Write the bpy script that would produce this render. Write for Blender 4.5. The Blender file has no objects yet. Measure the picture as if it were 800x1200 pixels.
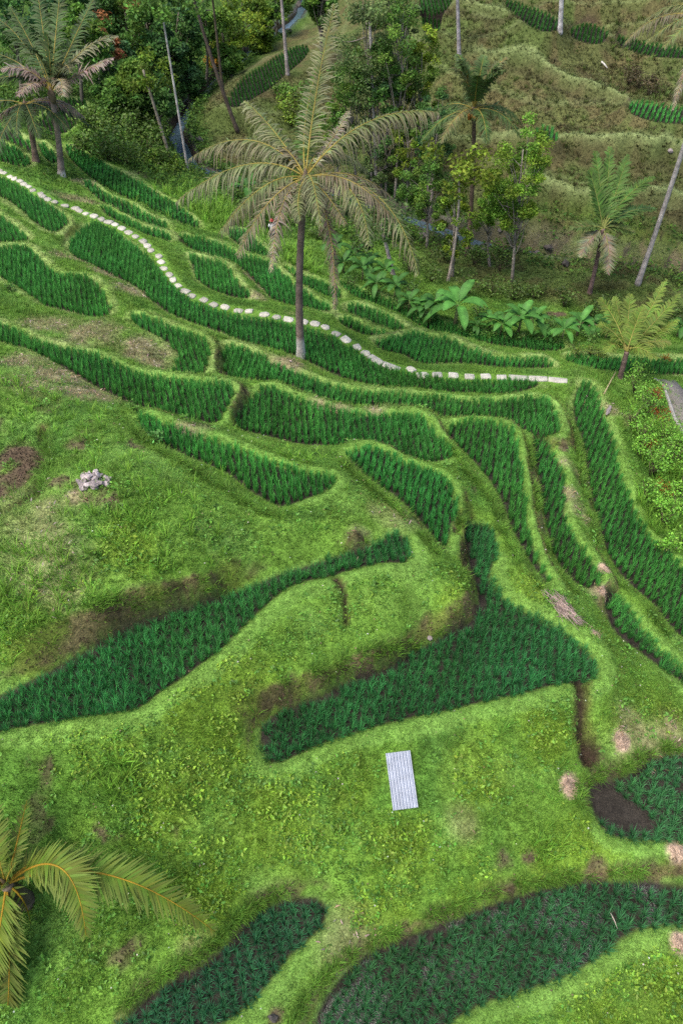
import bpy, bmesh, math, random, time
import numpy as np
from mathutils import Vector, Matrix, Quaternion
T0 = time.time()
random.seed(7)
rng = np.random.default_rng(11)
scene = bpy.context.scene
COL = scene.collection
PI = math.pi

# ------------------------------------------------------------------ camera
CAM = np.array([0.0, 0.0, 22.0])
PITCH = math.radians(48.0)
FPX = 857.0
_f = np.array([0, math.cos(PITCH), -math.sin(PITCH)])
_u = np.array([0, math.sin(PITCH), math.cos(PITCH)])
_r = np.array([1.0, 0, 0])


def ray(px, py):
    d = _f + _r * ((px - 400) / FPX) + _u * ((600 - py) / FPX)
    return d


def unproj(px, py, z):
    """ground point seen at photo pixel (px, py) when the ground there is at height z"""
    d = ray(px, py)
    t = (z - CAM[2]) / d[2]
    return CAM + d * t


# ------------------------------------------------------------------ object helpers
def tag(o, label=None, cat=None, group=None, kind=None):
    if label: o['label'] = label
    if cat: o['category'] = cat
    if group: o['group'] = group
    if kind: o['kind'] = kind
    return o


def empty(name, loc, label, cat, group=None, rz=0.0):
    o = bpy.data.objects.new(name, None)
    o.empty_display_size = 0.3
    o.location = loc
    o.rotation_euler = (0, 0, rz)
    COL.objects.link(o)
    return tag(o, label, cat, group)


def link(name, me, mat=None, parent=None):
    o = bpy.data.objects.new(name, me)
    if mat is not None and len(me.materials) == 0:
        me.materials.append(mat)
    COL.objects.link(o)
    if parent is not None:
        o.parent = parent
    return o


def np_mesh(name, verts, tris, cols=None, smooth=False, quads=None):
    """mesh from numpy arrays; cols is one colour per vertex"""
    me = bpy.data.meshes.new(name)
    verts = np.asarray(verts, np.float32)
    me.vertices.add(len(verts))
    me.vertices.foreach_set('co', verts.ravel())
    loops, starts, n = [], [], 0
    if tris is not None and len(tris):
        tris = np.asarray(tris, np.int32)
        loops.append(tris.ravel()); starts.append(np.arange(len(tris), dtype=np.int32) * 3); n = len(tris) * 3
    if quads is not None and len(quads):
        quads = np.asarray(quads, np.int32)
        loops.append(quads.ravel()); starts.append(np.arange(len(quads), dtype=np.int32) * 4 + n)
    L = np.concatenate(loops); S = np.concatenate(starts)
    me.loops.add(len(L)); me.loops.foreach_set('vertex_index', L)
    me.polygons.add(len(S)); me.polygons.foreach_set('loop_start', S)
    if smooth:
        me.polygons.foreach_set('use_smooth', np.ones(len(S), dtype=bool))
    if cols is not None:
        a = me.attributes.new('Col', 'FLOAT_COLOR', 'POINT')
        c = np.ones((len(verts), 4), np.float32)
        c[:, :3] = np.clip(cols, 0, 1)
        a.data.foreach_set('color', c.ravel())
    me.update(calc_edges=True)
    return me


class MB:
    """collects shapes and becomes ONE mesh"""
    def __init__(self):
        self.v, self.t, self.q, self.c, self.n = [], [], [], [], 0

    def add(self, v, t=None, q=None, c=(1, 1, 1)):
        v = np.asarray(v, float).reshape(-1, 3)
        self.v.append(v)
        if t is not None and len(t): self.t.append(np.asarray(t, int).reshape(-1, 3) + self.n)
        if q is not None and len(q): self.q.append(np.asarray(q, int).reshape(-1, 4) + self.n)
        c = np.asarray(c, float)
        if c.ndim == 1: c = np.repeat(c[None], len(v), 0)
        self.c.append(c)
        self.n += len(v)

    def tube(self, pts, rad, sides=6, c=(1, 1, 1), cap=True):
        pts = np.asarray(pts, float); k = len(pts)
        rad = np.broadcast_to(np.asarray(rad, float), (k,))
        tan = np.gradient(pts, axis=0)
        tan /= np.linalg.norm(tan, axis=1)[:, None] + 1e-9
        ref = np.array([0.0, 0, 1]) if abs(tan[:, 2]).mean() < 0.8 else np.array([0.0, 1, 0])
        a = np.cross(tan, ref); a /= np.linalg.norm(a, axis=1)[:, None] + 1e-9
        b = np.cross(tan, a)
        ang = np.arange(sides) / sides * 2 * PI
        ring = pts[:, None] + rad[:, None, None] * (np.cos(ang)[None, :, None] * a[:, None] + np.sin(ang)[None, :, None] * b[:, None])
        v = ring.reshape(-1, 3)
        q = []
        for i in range(k - 1):
            for j in range(sides):
                j2 = (j + 1) % sides
                q.append((i * sides + j, i * sides + j2, (i + 1) * sides + j2, (i + 1) * sides + j))
        c = np.asarray(c, float)
        if c.ndim == 2: c = np.repeat(c, sides, 0)
        t = []
        if cap:
            for j in range(1, sides - 1):
                t.append((0, j + 1, j))
                e = (k - 1) * sides
                t.append((e, e + j, e + j + 1))
        self.add(v, t, q, c)

    def mesh(self, name, smooth=False):
        v = np.concatenate(self.v)
        t = np.concatenate(self.t) if self.t else None
        q = np.concatenate(self.q) if self.q else None
        return np_mesh(name, v, t, np.concatenate(self.c), smooth, q)

    def build(self, name, mat, parent=None, smooth=False):
        return link(name, self.mesh(name, smooth), mat, parent)


def copy_tree(o, parent=None):
    c = o.copy()
    COL.objects.link(c)
    c.parent = parent
    for ch in list(o.children):
        copy_tree(ch, c)
    return c


# ------------------------------------------------------------------ noise
class Noise:
    def __init__(self, seed):
        self.t = np.random.default_rng(seed).random((256, 256))

    def __call__(self, x, y, s):
        x = np.asarray(x) / s + 91.7; y = np.asarray(y) / s + 37.3
        xi = np.floor(x).astype(int); yi = np.floor(y).astype(int)
        fx = x - xi; fy = y - yi
        fx = fx * fx * (3 - 2 * fx); fy = fy * fy * (3 - 2 * fy)
        t = self.t
        a = t[xi & 255, yi & 255]; b = t[(xi + 1) & 255, yi & 255]
        c = t[xi & 255, (yi + 1) & 255]; d = t[(xi + 1) & 255, (yi + 1) & 255]
        return (a * (1 - fx) + b * fx) * (1 - fy) + (c * (1 - fx) + d * fx) * fy

    def fbm(self, x, y, s, o=4, g=0.5):
        r = 0; a = 1; n = 0
        for i in range(o):
            r = r + a * self(x, y, s); n += a
            a *= g; s *= 0.47
        return r / n


NA, NB, NC = Noise(1), Noise(2), Noise(3)


def sstep(a, b, x):
    t = np.clip((x - a) / (b - a), 0, 1)
    return t * t * (3 - 2 * t)


# ------------------------------------------------------------------ the rice fields (outline in the photograph, level of the paddy)
FIELDS = {
 'BR': (-1.2, [(362,1215),(375,1175),(400,1145),(420,1125),(445,1108),(470,1100),(500,1087),(520,1080),(545,1072),(570,1060),(600,1051),(635,1040),(690,1031),(734,1033),(789,1036),(850,1040),(850,1090),(800,1087),(783,1084),(745,1090),(717,1109),(690,1131),(635,1156),(580,1171),(540,1190),(500,1220)]),
 'BL': (-0.8, [(366,1050),(380,1056),(384,1066),(380,1084),(360,1104),(332,1128),(309,1162),(278,1189),(240,1215),(130,1215),(150,1189),(174,1165),(208,1145),(241,1128),(272,1102),(300,1070),(332,1054)]),
 'RE': (-0.6, [(687,920),(710,914),(725,912),(745,903),(758,892),(775,886),(800,885),(850,884),(850,990),(800,986),(750,986),(722,983),(704,974),(695,955),(687,940)]),
 'M': (1.0, [(540,622),(545,614),(560,614),(578,622),(582,640),(578,660),(572,675),(578,690),(590,705),(620,722),(650,738),(680,758),(700,780),(698,795),(680,800),(650,803),(620,812),(580,820),(540,830),(500,838),(470,845),(430,855),(400,865),(370,875),(345,888),(318,898),(308,885),(303,865),(306,850),(320,838),(350,825),(375,817),(395,806),(420,797),(450,785),(480,768),(505,752),(525,742),(545,732),(555,720),(560,700),(553,680),(545,655)]),
 'LM': (2.6, [(-40,838),(0,815),(40,796),(80,775),(110,760),(150,738),(200,722),(240,708),(270,698),(300,685),(330,672),(370,660),(400,650),(430,642),(450,632),(462,625),(474,630),(480,650),(476,662),(460,660),(440,662),(415,668),(395,674),(380,678),(350,684),(330,694),(310,712),(295,726),(280,740),(260,762),(240,776),(215,796),(190,810),(170,828),(150,835),(100,840),(60,848),(0,858),(-40,866)]),
 'N0': (3.0, [(160,495),(175,490),(210,508),(240,517),(275,528),(312,543),(355,557),(388,560),(392,567),(380,578),(350,589),(330,597),(312,588),(285,572),(270,558),(250,548),(210,532),(170,510)]),
 'N1': (2.0, [(405,535),(430,526),(450,531),(470,545),(495,552),(518,560),(528,575),(533,600),(526,625),(522,645),(512,638),(500,622),(480,598),(460,580),(440,568),(415,550)]),
 'P': (1.3, [(305,456),(322,456),(345,470),(380,481),(420,489),(460,488),(497,490),(507,510),(527,530),(528,539),(508,543),(480,547),(455,532),(440,528),(428,522),(400,523),(375,524),(345,521),(320,514),(295,508),(271,503),(285,480)]),
 'Q': (2.0, [(-40,370),(0,381),(30,396),(50,404),(82,413),(120,420),(150,438),(200,448),(240,452),(268,452),(276,460),(262,485),(255,498),(235,495),(200,490),(170,480),(137,467),(100,448),(70,429),(40,412),(0,401),(-40,393)]),
 'R590': (0.8, [(522,505),(535,498),(555,494),(580,498),(600,505),(606,530),(610,560),(613,590),(617,622),(627,655),(646,686),(638,684),(620,660),(606,635),(595,615),(587,587),(572,562),(555,542),(540,527),(526,516)]),
 'R650': (0.0, [(622,517),(637,519),(647,535),(660,560),(660,590),(661,612),(672,632),(685,652),(700,672),(706,682),(695,689),(682,691),(660,673),(647,650),(637,615),(634,585),(627,550)]),
 'R720': (-0.6, [(704,700),(717,696),(735,712),(750,740),(775,770),(800,789),(850,815),(850,840),(800,802),(780,788),(762,776),(750,766),(730,753),(717,740),(707,720)]),
 'R740': (-0.9, [(672,457),(685,451),(697,460),(700,477),(715,510),(720,540),(727,565),(740,592),(742,607),(762,637),(782,655),(800,670),(850,705),(850,775),(800,749),(785,738),(762,706),(745,693),(722,671),(705,638),(695,595),(686,560),(684,530),(679,508),(670,494)]),
 'S': (0.4, [(262,410),(272,406),(305,420),(325,431),(355,442),(400,460),(450,465),(505,467),(550,474),(590,472),(637,466),(648,485),(656,508),(640,511),(625,511),(600,500),(575,493),(520,493),(497,486),(450,479),(400,477),(365,473),(345,455),(307,449),(260,447)]),
 'S2': (1.0, [(155,370),(175,376),(200,385),(248,403),(243,425),(237,446),(215,444),(198,438),(212,425),(205,408),(185,395),(160,383)]),
 'T': (-0.6, [(90,278),(107,262),(120,265),(140,278),(160,293),(180,309),(195,331),(225,357),(250,366),(275,373),(312,378),(350,384),(385,397),(400,404),(425,421),(450,434),(475,440),(500,444),(525,449),(575,450),(600,449),(636,450),(620,457),(600,464),(582,466),(520,464),(492,458),(442,457),(425,451),(400,444),(385,438),(360,425),(345,417),(305,411),(285,404),(262,392),(225,381),(197,368),(175,352),(162,338),(140,328),(112,313),(85,302),(80,290)]),
 'A1': (0.5, [(-40,292),(0,293),(35,291),(42,302),(55,315),(72,327),(95,325),(112,332),(125,350),(133,375),(105,373),(82,366),(55,362),(30,342),(0,325),(-40,305)]),
 'A2': (0.2, [(-30,240),(0,255),(20,270),(38,283),(20,286),(0,287),(-30,286)]),
 'A3': (-0.2, [(-30,195),(0,210),(20,219),(40,232),(60,245),(80,258),(81,263),(72,270),(65,276),(40,262),(25,245),(0,230),(-30,222)]),
 'U': (-1.5, [(222,300),(235,305),(265,312),(272,325),(285,340),(295,352),(275,351),(250,342),(230,330),(225,312)]),
 'V1': (-2.2, [(210,277),(230,280),(262,290),(282,302),(312,307),(330,322),(350,340),(365,350),(385,362),(387,368),(360,362),(320,355),(310,342),(292,325),(287,317),(257,307),(230,297),(212,285)]),
 'V0': (-1.4, [(117,242),(135,251),(160,265),(180,272),(200,277),(201,286),(180,281),(150,267),(125,254)]),
 'W2': (-2.2, [(97,212),(115,222),(130,234),(155,242),(175,257),(197,266),(200,275),(180,270),(150,259),(132,246),(105,225)]),
 'W': (-3.2, [(75,170),(100,182),(125,196),(155,211),(180,227),(200,238),(220,252),(238,270),(225,270),(200,257),(185,252),(165,240),(140,229),(120,219),(95,200),(80,185)]),
 'X': (-3.2, [(267,272),(277,270),(292,274),(302,288),(317,301),(327,309),(318,310),(300,304),(285,292),(272,282)]),
 'Y1': (-3.2, [(330,312),(345,320),(370,331),(395,340),(402,352),(388,352),(370,345),(350,336),(333,324)]),
 'Y2': (-2.9, [(405,361),(420,358),(440,367),(460,376),(476,387),(470,392),(450,388),(425,379),(408,370)]),
 'Y3': (-2.4, [(398,374),(412,377),(430,387),(455,395),(462,401),(440,399),(420,392),(400,382)]),
 'Y4': (-3.9, [(395,332),(420,342),(450,352),(480,366),(520,382),(560,393),(600,398),(640,400),(662,405),(655,413),(640,414),(600,409),(560,403),(520,395),(495,387),(478,376),(450,364),(420,352),(402,345)]),
 'Z2': (-1.9, [(437,402),(457,399),(472,395),(485,391),(500,397),(530,400),(547,411),(570,419),(600,425),(632,421),(645,429),(645,433),(600,434),(550,428),(530,427),(500,428),(490,427),(470,416),(445,412)]),
 'ZR': (-3.0, [(660,418),(690,420),(740,424),(800,424),(850,426),(850,443),(800,440),(740,440),(700,436),(668,432)]),
 'LU1': (-1.0, [(-30,158),(0,167),(25,180),(40,195),(25,199),(0,189),(-30,180)]),
 'LU2': (-1.8, [(-30,135),(0,147),(20,158),(38,172),(41,181),(25,175),(0,162),(-30,152)]),
 'LU3': (-2.0, [(47,166),(60,178),(68,192),(62,194),(50,184)]),
 'LU4': (-3.6, [(65,125),(75,118),(90,117),(100,121),(104,130),(95,142),(80,155),(72,160),(60,163),(45,158),(42,148),(55,136)]),
 'BS': (-5.6, [(265,125),(275,105),(290,90),(310,78),(330,65),(350,55),(364,56),(357,70),(337,86),(317,105),(297,116),(280,128)]),
 'FH1': (None, [(590,0),(605,6),(625,12),(650,22),(655,37),(640,40),(625,36),(605,20),(594,12)]),
 'FH2': (None, [(665,38),(680,31),(700,32),(712,42),(705,53),(690,54),(672,48)]),
 'FH3': (None, [(722,44),(735,48),(760,54),(790,58),(815,62),(815,70),(780,70),(755,67),(730,59),(722,52)]),
 'FH4': (None, [(735,122),(750,122),(780,127),(830,133),(830,147),(780,147),(755,142),(738,135)]),
 'FH5': (None, [(627,153),(640,151),(652,158),(651,168),(635,169),(627,161)]),
 'FH6': (None, [(488,6),(500,-4),(532,-4),(528,10),(515,17),(500,22)]),
 'FH7': (None, [(490,24),(513,25),(520,33),(507,42),(492,38)]),
}
PIT = (3.8, [(-40,520),(0,515),(30,508),(46,520),(45,545),(38,570),(20,580),(0,590),(-40,602)])

# bare ground heights read off the photograph: (px, py, z)
CTRL = [
 (20,1190,-0.4),(20,1080,0.2),(20,1000,0.8),(20,900,1.7),(150,890,1.9),(250,850,2.2),(330,780,2.4),(360,720,2.55),(430,700,2.4),(500,690,2.3),(530,720,1.8),
 (270,900,1.3),(300,960,0.8),(400,920,0.75),(466,915,0.4),(560,900,0.6),(640,860,0.8),(660,930,0.0),(560,1000,-0.1),(640,1000,-0.3),(750,1005,-0.6),(420,1000,0.1),
 (300,1020,0.1),(180,1000,0.6),(100,1100,0.1),(150,1130,-0.2),(250,1080,-0.1),(330,1035,-0.1),(400,1090,-0.55),(450,1060,-0.3),(550,1040,-0.3),(700,1010,-0.4),
 (780,1150,-1.6),(700,1180,-1.6),(330,1190,-0.9),(790,830,-0.6),(730,840,0.0),(700,820,0.4),(740,900,-0.3),
 (60,640,4.6),(150,600,4.7),(250,640,4.4),(330,620,4.0),(420,600,3.3),(400,575,3.3),(430,615,3.3),(30,700,4.2),(120,700,4.2),(190,685,4.2),(260,665,4.1),(310,655,4.0),(380,630,3.6),
 (100,520,4.9),(20,450,4.2),(60,490,4.6),(150,540,4.8),(220,580,4.6),(290,600,4.3),(60,440,3.4),(200,510,3.4),(120,480,3.9),(30,420,2.9),
 (450,640,3.0),(490,650,2.6),(520,670,2.4),
 (60,390,1.6),(100,380,1.4),(160,410,1.6),(40,350,1.2),(120,300,0.1),(150,340,0.2),(80,275,0.0),
 (600,690,0.95),(640,715,0.9),(690,730,0.3),(710,690,-0.1),(690,600,-0.3),(760,760,-0.5),
 (700,455,-1.0),(735,470,-1.3),(760,540,-1.4),(790,600,-1.5),(780,470,-1.6),(720,450,-1.3),(800,460,-1.8),
 (250,230,-5.2),(280,250,-4.6),(320,283,-4.9),(350,325,-4.0),(400,310,-5.4),(300,215,-6.6),(440,330,-5.2),(480,345,-5.6),(530,372,-5.0),(600,385,-5.0),(660,390,-5.0),(740,400,-4.6),(800,400,-5.0),
 (600,320,-6.7),(700,334,-6.5),(780,350,-6.5),(560,325,-6.9),(640,350,-6.5),(600,355,-6.6),(720,360,-6.6),(800,372,-6.6),(530,310,-6.9),(600,272,-6.5),(700,284,-6.1),(790,297,-5.8),(620,250,-5.3),(700,250,-5.0),(780,250,-4.6),(650,200,-3.8),(750,200,-3.4),
 (600,150,-2.3),(700,150,-1.9),(790,150,-1.5),(600,100,-1.0),(700,100,-0.7),(600,50,0.3),(700,50,0.5),(790,50,0.8),(600,0,3.0),(700,0,3.2),(790,0,3.4),
 (540,230,-6.4),(540,180,-5.2),(500,120,-3.0),(450,200,-6.6),(430,150,-5.8),(400,250,-7.4),(440,60,-3.0),(390,100,-5.6),(320,140,-6.4),(350,100,-5.8),(290,150,-6.9),
 (100,165,-3.5),(150,180,-4.4),(130,140,-4.6),(200,200,-5.6),(190,150,-6.6),(40,140,-3.0),(0,130,-2.2),(100,90,-5.0),(200,100,-7.2),(230,215,-6.4),
]
WCTRL = [(-50,60,-1),(-50,90,0),(-45,110,4),(-30,125,6),(-18,132,6),(0,138,8),(12,118,6),(22,110,12),(34,100,14),(52,90,16),(52,112,26),(20,135,22),(-50,136,18),
 (44,52,-4),(50,24,-6.5),(44,34,-6.8),(52,60,4),(50,74,8),(-32,18,5.5),(-32,35,4.2),(-44,45,2.5),(-25,5,2.5),(-15,-2,1.2),(0,-6,-1),(15,-2,-2.3),(22,10,-2.6),(26,20,-3),(32,28,-5.5),(50,8,-5),(50,-4,-4),(-50,0,5),(-50,20,6)]
ZW = -8.1      # river level
RIVER = np.array([(60,34),(50,40),(38,46),tuple(unproj(800,329,ZW)[:2]),tuple(unproj(700,313,ZW)[:2]),tuple(unproj(620,298,ZW)[:2]),tuple(unproj(560,286,ZW)[:2]),tuple(unproj(490,262,ZW)[:2]),tuple(unproj(380,228,ZW)[:2]),tuple(unproj(290,222,ZW)[:2]),tuple(unproj(225,196,ZW)[:2]),tuple(unproj(205,160,ZW)[:2]),tuple(unproj(228,122,ZW)[:2]),tuple(unproj(265,86,ZW)[:2]),tuple(unproj(305,52,ZW)[:2]),tuple(unproj(345,26,ZW)[:2]),(-5,131),(0,142)])


def poly_sd(pts, poly):
    """signed distance (negative inside) from pts (N,2) to a closed polygon"""
    pts = np.asarray(pts, float); poly = np.asarray(poly, float)
    a = poly; b = np.roll(poly, -1, 0)
    d2 = np.full(len(pts), 1e18); inside = np.zeros(len(pts), bool)
    for i in range(len(a)):
        e = b[i] - a[i]; w = pts - a[i]
        t = np.clip((w @ e) / (e @ e + 1e-12), 0, 1)
        q = w - t[:, None] * e
        d2 = np.minimum(d2, (q * q).sum(1))
        c = ((a[i][1] <= pts[:, 1]) != (b[i][1] <= pts[:, 1]))
        xs = a[i][0] + (pts[:, 1] - a[i][1]) * e[0] / (e[1] if abs(e[1]) > 1e-12 else 1e-12)
        inside ^= c & (pts[:, 0] < xs)
    d = np.sqrt(d2)
    return np.where(inside, -d, d)


def line_d(pts, line):
    pts = np.asarray(pts, float); line = np.asarray(line, float)
    d2 = np.full(len(pts), 1e18)
    for i in range(len(line) - 1):
        e = line[i + 1] - line[i]; w = pts - line[i]
        t = np.clip((w @ e) / (e @ e + 1e-12), 0, 1)
        q = w - t[:, None] * e
        d2 = np.minimum(d2, (q * q).sum(1))
    return np.sqrt(d2)


def smooth_poly(p, n=2):
    p = np.asarray(p, float)
    for _ in range(n):
        q = np.roll(p, -1, 0)
        p = np.stack([p * 0.75 + q * 0.25, p * 0.25 + q * 0.75], 1).reshape(-1, 2)
    return p


# ------------------------------------------------------------------ terrain height field
H = 0.12
X0, X1, Y0, Y1 = -51.0, 51.0, -7.0, 137.0
NX = int((X1 - X0) / H) + 1
NY = int((Y1 - Y0) / H) + 1
gx = X0 + np.arange(NX) * H
gy = Y0 + np.arange(NY) * H


def tps_fit(P, z, lam):
    n = len(P)
    d = np.linalg.norm(P[:, None] - P[None], axis=2)
    K = np.where(d > 0, d * d * np.log(d + 1e-9), 0) + np.eye(n) * lam
    A = np.zeros((n + 3, n + 3)); A[:n, :n] = K
    A[:n, n] = 1; A[:n, n + 1:] = P; A[n, :n] = 1; A[n + 1:, :n] = P.T
    s = np.linalg.solve(A, np.concatenate([z, np.zeros(3)]))
    return s


def tps_eval(P, s, Q):
    out = np.empty(len(Q))
    for i in range(0, len(Q), 20000):
        q = Q[i:i + 20000]
        d2 = ((q[:, None] - P[None]) ** 2).sum(2)
        out[i:i + 20000] = (0.5 * d2 * np.log(d2 + 1e-12)) @ s[:len(P)] + s[len(P)] + q @ s[len(P) + 1:]
    return out


P = [unproj(a, b, c) for a, b, c in CTRL] + [np.array(w, float) for w in WCTRL]
for i in range(len(RIVER)):
    P.append(np.array([RIVER[i][0], RIVER[i][1], ZW + 0.4]))
polyw = {}
for k, (z, pl) in FIELDS.items():
    if z is None: continue
    w = np.array([unproj(a, b, z)[:2] for a, b in pl])
    polyw[k] = (z, smooth_poly(w, 2))
    w2 = smooth_poly(w, 1)
    for q in w2[::3]:
        P.append(np.array([q[0], q[1], z]))
P = np.array(P)
sol = tps_fit(P[:, :2], P[:, 2], 6.0)
CH = 0.9
cx = np.arange(X0, X1 + CH, CH); cy = np.arange(Y0, Y1 + CH, CH)
CXX, CYY = np.meshgrid(cx, cy)
CZ = tps_eval(P[:, :2], sol, np.stack([CXX.ravel(), CYY.ravel()], 1)).reshape(CXX.shape)


def bil(Z, x0, y0, h, x, y):
    fx = np.clip((np.asarray(x) - x0) / h, 0, Z.shape[1] - 1.001); fy = np.clip((np.asarray(y) - y0) / h, 0, Z.shape[0] - 1.001)
    i = fx.astype(int); j = fy.astype(int); fx = fx - i; fy = fy - j
    return (Z[j, i] * (1 - fx) + Z[j, i + 1] * fx) * (1 - fy) + (Z[j + 1, i] * (1 - fx) + Z[j + 1, i + 1] * fx) * fy


GX, GY = np.meshgrid(gx, gy)
B = bil(CZ, X0, Y0, CH, GX, GY)
GP = np.stack([GX.ravel(), GY.ravel()], 1)
# terraces of the far hillside: stair the smooth slope above the river's far bank
DR = line_d(GP, RIVER).reshape(GX.shape)
farpoly = np.concatenate([RIVER, np.array([(70, 150), (70, 10)])])
far_sd = poly_sd(GP[::1], farpoly).reshape(GX.shape)
FARM = sstep(1.0, 3.5, -far_sd)
zz = B + 0.9 * (NA.fbm(GX, GY, 9, 3) - 0.5) + 0.15 * (NB.fbm(GX, GY, 2.5, 2) - 0.5)
ST = 1.55
k_ = np.floor(zz / ST); fr = zz / ST - k_
stair = (k_ + sstep(0.50, 0.98, fr) * 0.92 + 0.08 * fr) * ST
LIP = np.exp(-((fr - 0.05) / 0.09) ** 2) * FARM + np.exp(-((fr - 0.98) / 0.03) ** 2) * FARM
B = B * (1 - FARM * 0.45) + stair * FARM * 0.45
LIP = LIP * .35


def raycast(px, py, Z):
    d = ray(px, py)
    d = d / np.linalg.norm(d)
    t = np.arange(8, 190, 0.1)
    p = CAM[None] + t[:, None] * d[None]
    zt = bil(Z, X0, Y0, H, p[:, 0], p[:, 1])
    i = np.argmax(p[:, 2] < zt)
    if i == 0: i = len(t) - 1
    a, b = t[i - 1], t[i]
    for _ in range(12):
        m = (a + b) / 2; q = CAM + m * d
        if q[2] < bil(Z, X0, Y0, H, q[0], q[1]): b = m
        else: a = m
    return CAM + b * d


# the old terrace ledges of the far hillside, read off the photograph
LEDGES = [[(480,20),(515,18),(545,12),(570,14),(592,22),(610,32),(630,43),(655,50),(680,57),(705,61),(725,60),(745,68),(770,75),(830,76)],
 [(540,72),(570,78),(600,87),(625,95),(650,105),(680,117),(705,121),(728,134),(745,147),(765,152),(830,152)],
 [(520,160),(560,176),(600,172),(640,182),(660,176),(700,188),(750,196),(830,208)],
 [(560,236),(610,224),(650,232),(700,246),(760,240),(830,252)]]
FACEH = np.zeros(GX.shape)
for li, L_ in enumerate(LEDGES):
    wl = np.array([raycast(a, b, B)[:2] for a, b in L_]); wl = wl[np.argsort(wl[:, 0])]
    yl = np.interp(GX, wl[:, 0], wl[:, 1]) + .8 * (NB(GX, GY * 0, 2.2) - .5) + .5 * (NC(GX, GY * 0, .9) - .5)
    s_ = (GY - yl) * .8
    wx = sstep(wl[0, 0] - 1, wl[0, 0] + 2, GX) * FARM
    A_ = .95 * (.7 + .6 * NA(GX, GY * 0, 4.0))
    B = B + wx * A_ * sstep(-.65, .1, s_) * np.exp(-np.maximum(s_, 0) / 2.2)
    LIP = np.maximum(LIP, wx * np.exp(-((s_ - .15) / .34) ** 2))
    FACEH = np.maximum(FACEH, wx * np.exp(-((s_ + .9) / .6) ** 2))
for k, (z, pl) in FIELDS.items():
    if z is not None: continue
    c = np.mean(np.array(pl), 0)
    z = float(raycast(c[0], c[1], B)[2])
    polyw[k] = (z, smooth_poly([unproj(a, b, z)[:2] for a, b in pl], 2))

PITW = smooth_poly([unproj(a, b, PIT[0])[:2] for a, b in PIT[1]], 2)
PATHPX = [(-40,180),(-10,195),(0,200),(30,217),(60,235),(85,244),(110,254),(130,262),(150,272),(170,285),(185,299),(196,318),(208,334),(218,343),(235,351),(250,357),(275,364),(292,366),(308,369),(323,372),(340,375),(353,378),(368,381),(382,385),(394,392),(404,398),(415,405),(425,413),(436,419),(447,426),(458,430),(470,433),(482,434),(492,439),(505,439),(522,440),(540,441),(555,442),(572,442),(590,443),(610,443),(640,445),(658,446)]
PATHW = np.array([unproj(a, b, -0.15 if a < 85 else (-0.4 if a < 120 else -0.48)) for a, b in PATHPX])

SD = np.full(GX.shape, 99.0); FZ = np.zeros(GX.shape)
known = np.zeros(GX.shape, bool); kz = np.zeros(GX.shape)
wins = {}
for k, (z, pw) in list(polyw.items()) + [('PIT', (PIT[0], PITW))]:
    m = 2.0
    i0 = max(0, int((pw[:, 0].min() - m - X0) / H)); i1 = min(NX, int((pw[:, 0].max() + m - X0) / H) + 2)
    j0 = max(0, int((pw[:, 1].min() - m - Y0) / H)); j1 = min(NY, int((pw[:, 1].max() + m - Y0) / H) + 2)
    if i1 <= i0 or j1 <= j0: continue
    sub = np.stack([GX[j0:j1, i0:i1].ravel(), GY[j0:j1, i0:i1].ravel()], 1)
    sd = poly_sd(sub, pw).reshape(j1 - j0, i1 - i0)
    wins[k] = (j0, j1, i0, i1, sd, z)
    S_ = SD[j0:j1, i0:i1]; F_ = FZ[j0:j1, i0:i1]
    if k != 'PIT':
        u = sd < S_
        F_[u] = z; S_[u] = sd[u]
    inn = sd < 0.0
    known[j0:j1, i0:i1] |= inn
    kz[j0:j1, i0:i1][inn] = z
for p in range(len(PATHW) - 1):      # the path's own ledge
    a, b = PATHW[p], PATHW[p + 1]
    i0 = max(0, int((min(a[0], b[0]) - 1 - X0) / H)); i1 = int((max(a[0], b[0]) + 1 - X0) / H) + 2
    j0 = int((min(a[1], b[1]) - 1 - Y0) / H); j1 = int((max(a[1], b[1]) + 1 - Y0) / H) + 2
    sub = np.stack([GX[j0:j1, i0:i1].ravel(), GY[j0:j1, i0:i1].ravel()], 1)
    e = (b - a)[:2]; t = np.clip(((sub - a[:2]) @ e) / (e @ e), 0, 1)
    d = np.linalg.norm(sub - a[:2] - t[:, None] * e, axis=1)
    zt = (a[2] + t * (b[2] - a[2]))
    mm = ((d < 0.42).reshape(j1 - j0, i1 - i0)) & (SD[j0:j1, i0:i1] > 0)
    known[j0:j1, i0:i1] |= mm
    kz[j0:j1, i0:i1][mm] = zt.reshape(j1 - j0, i1 - i0)[mm]


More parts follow.
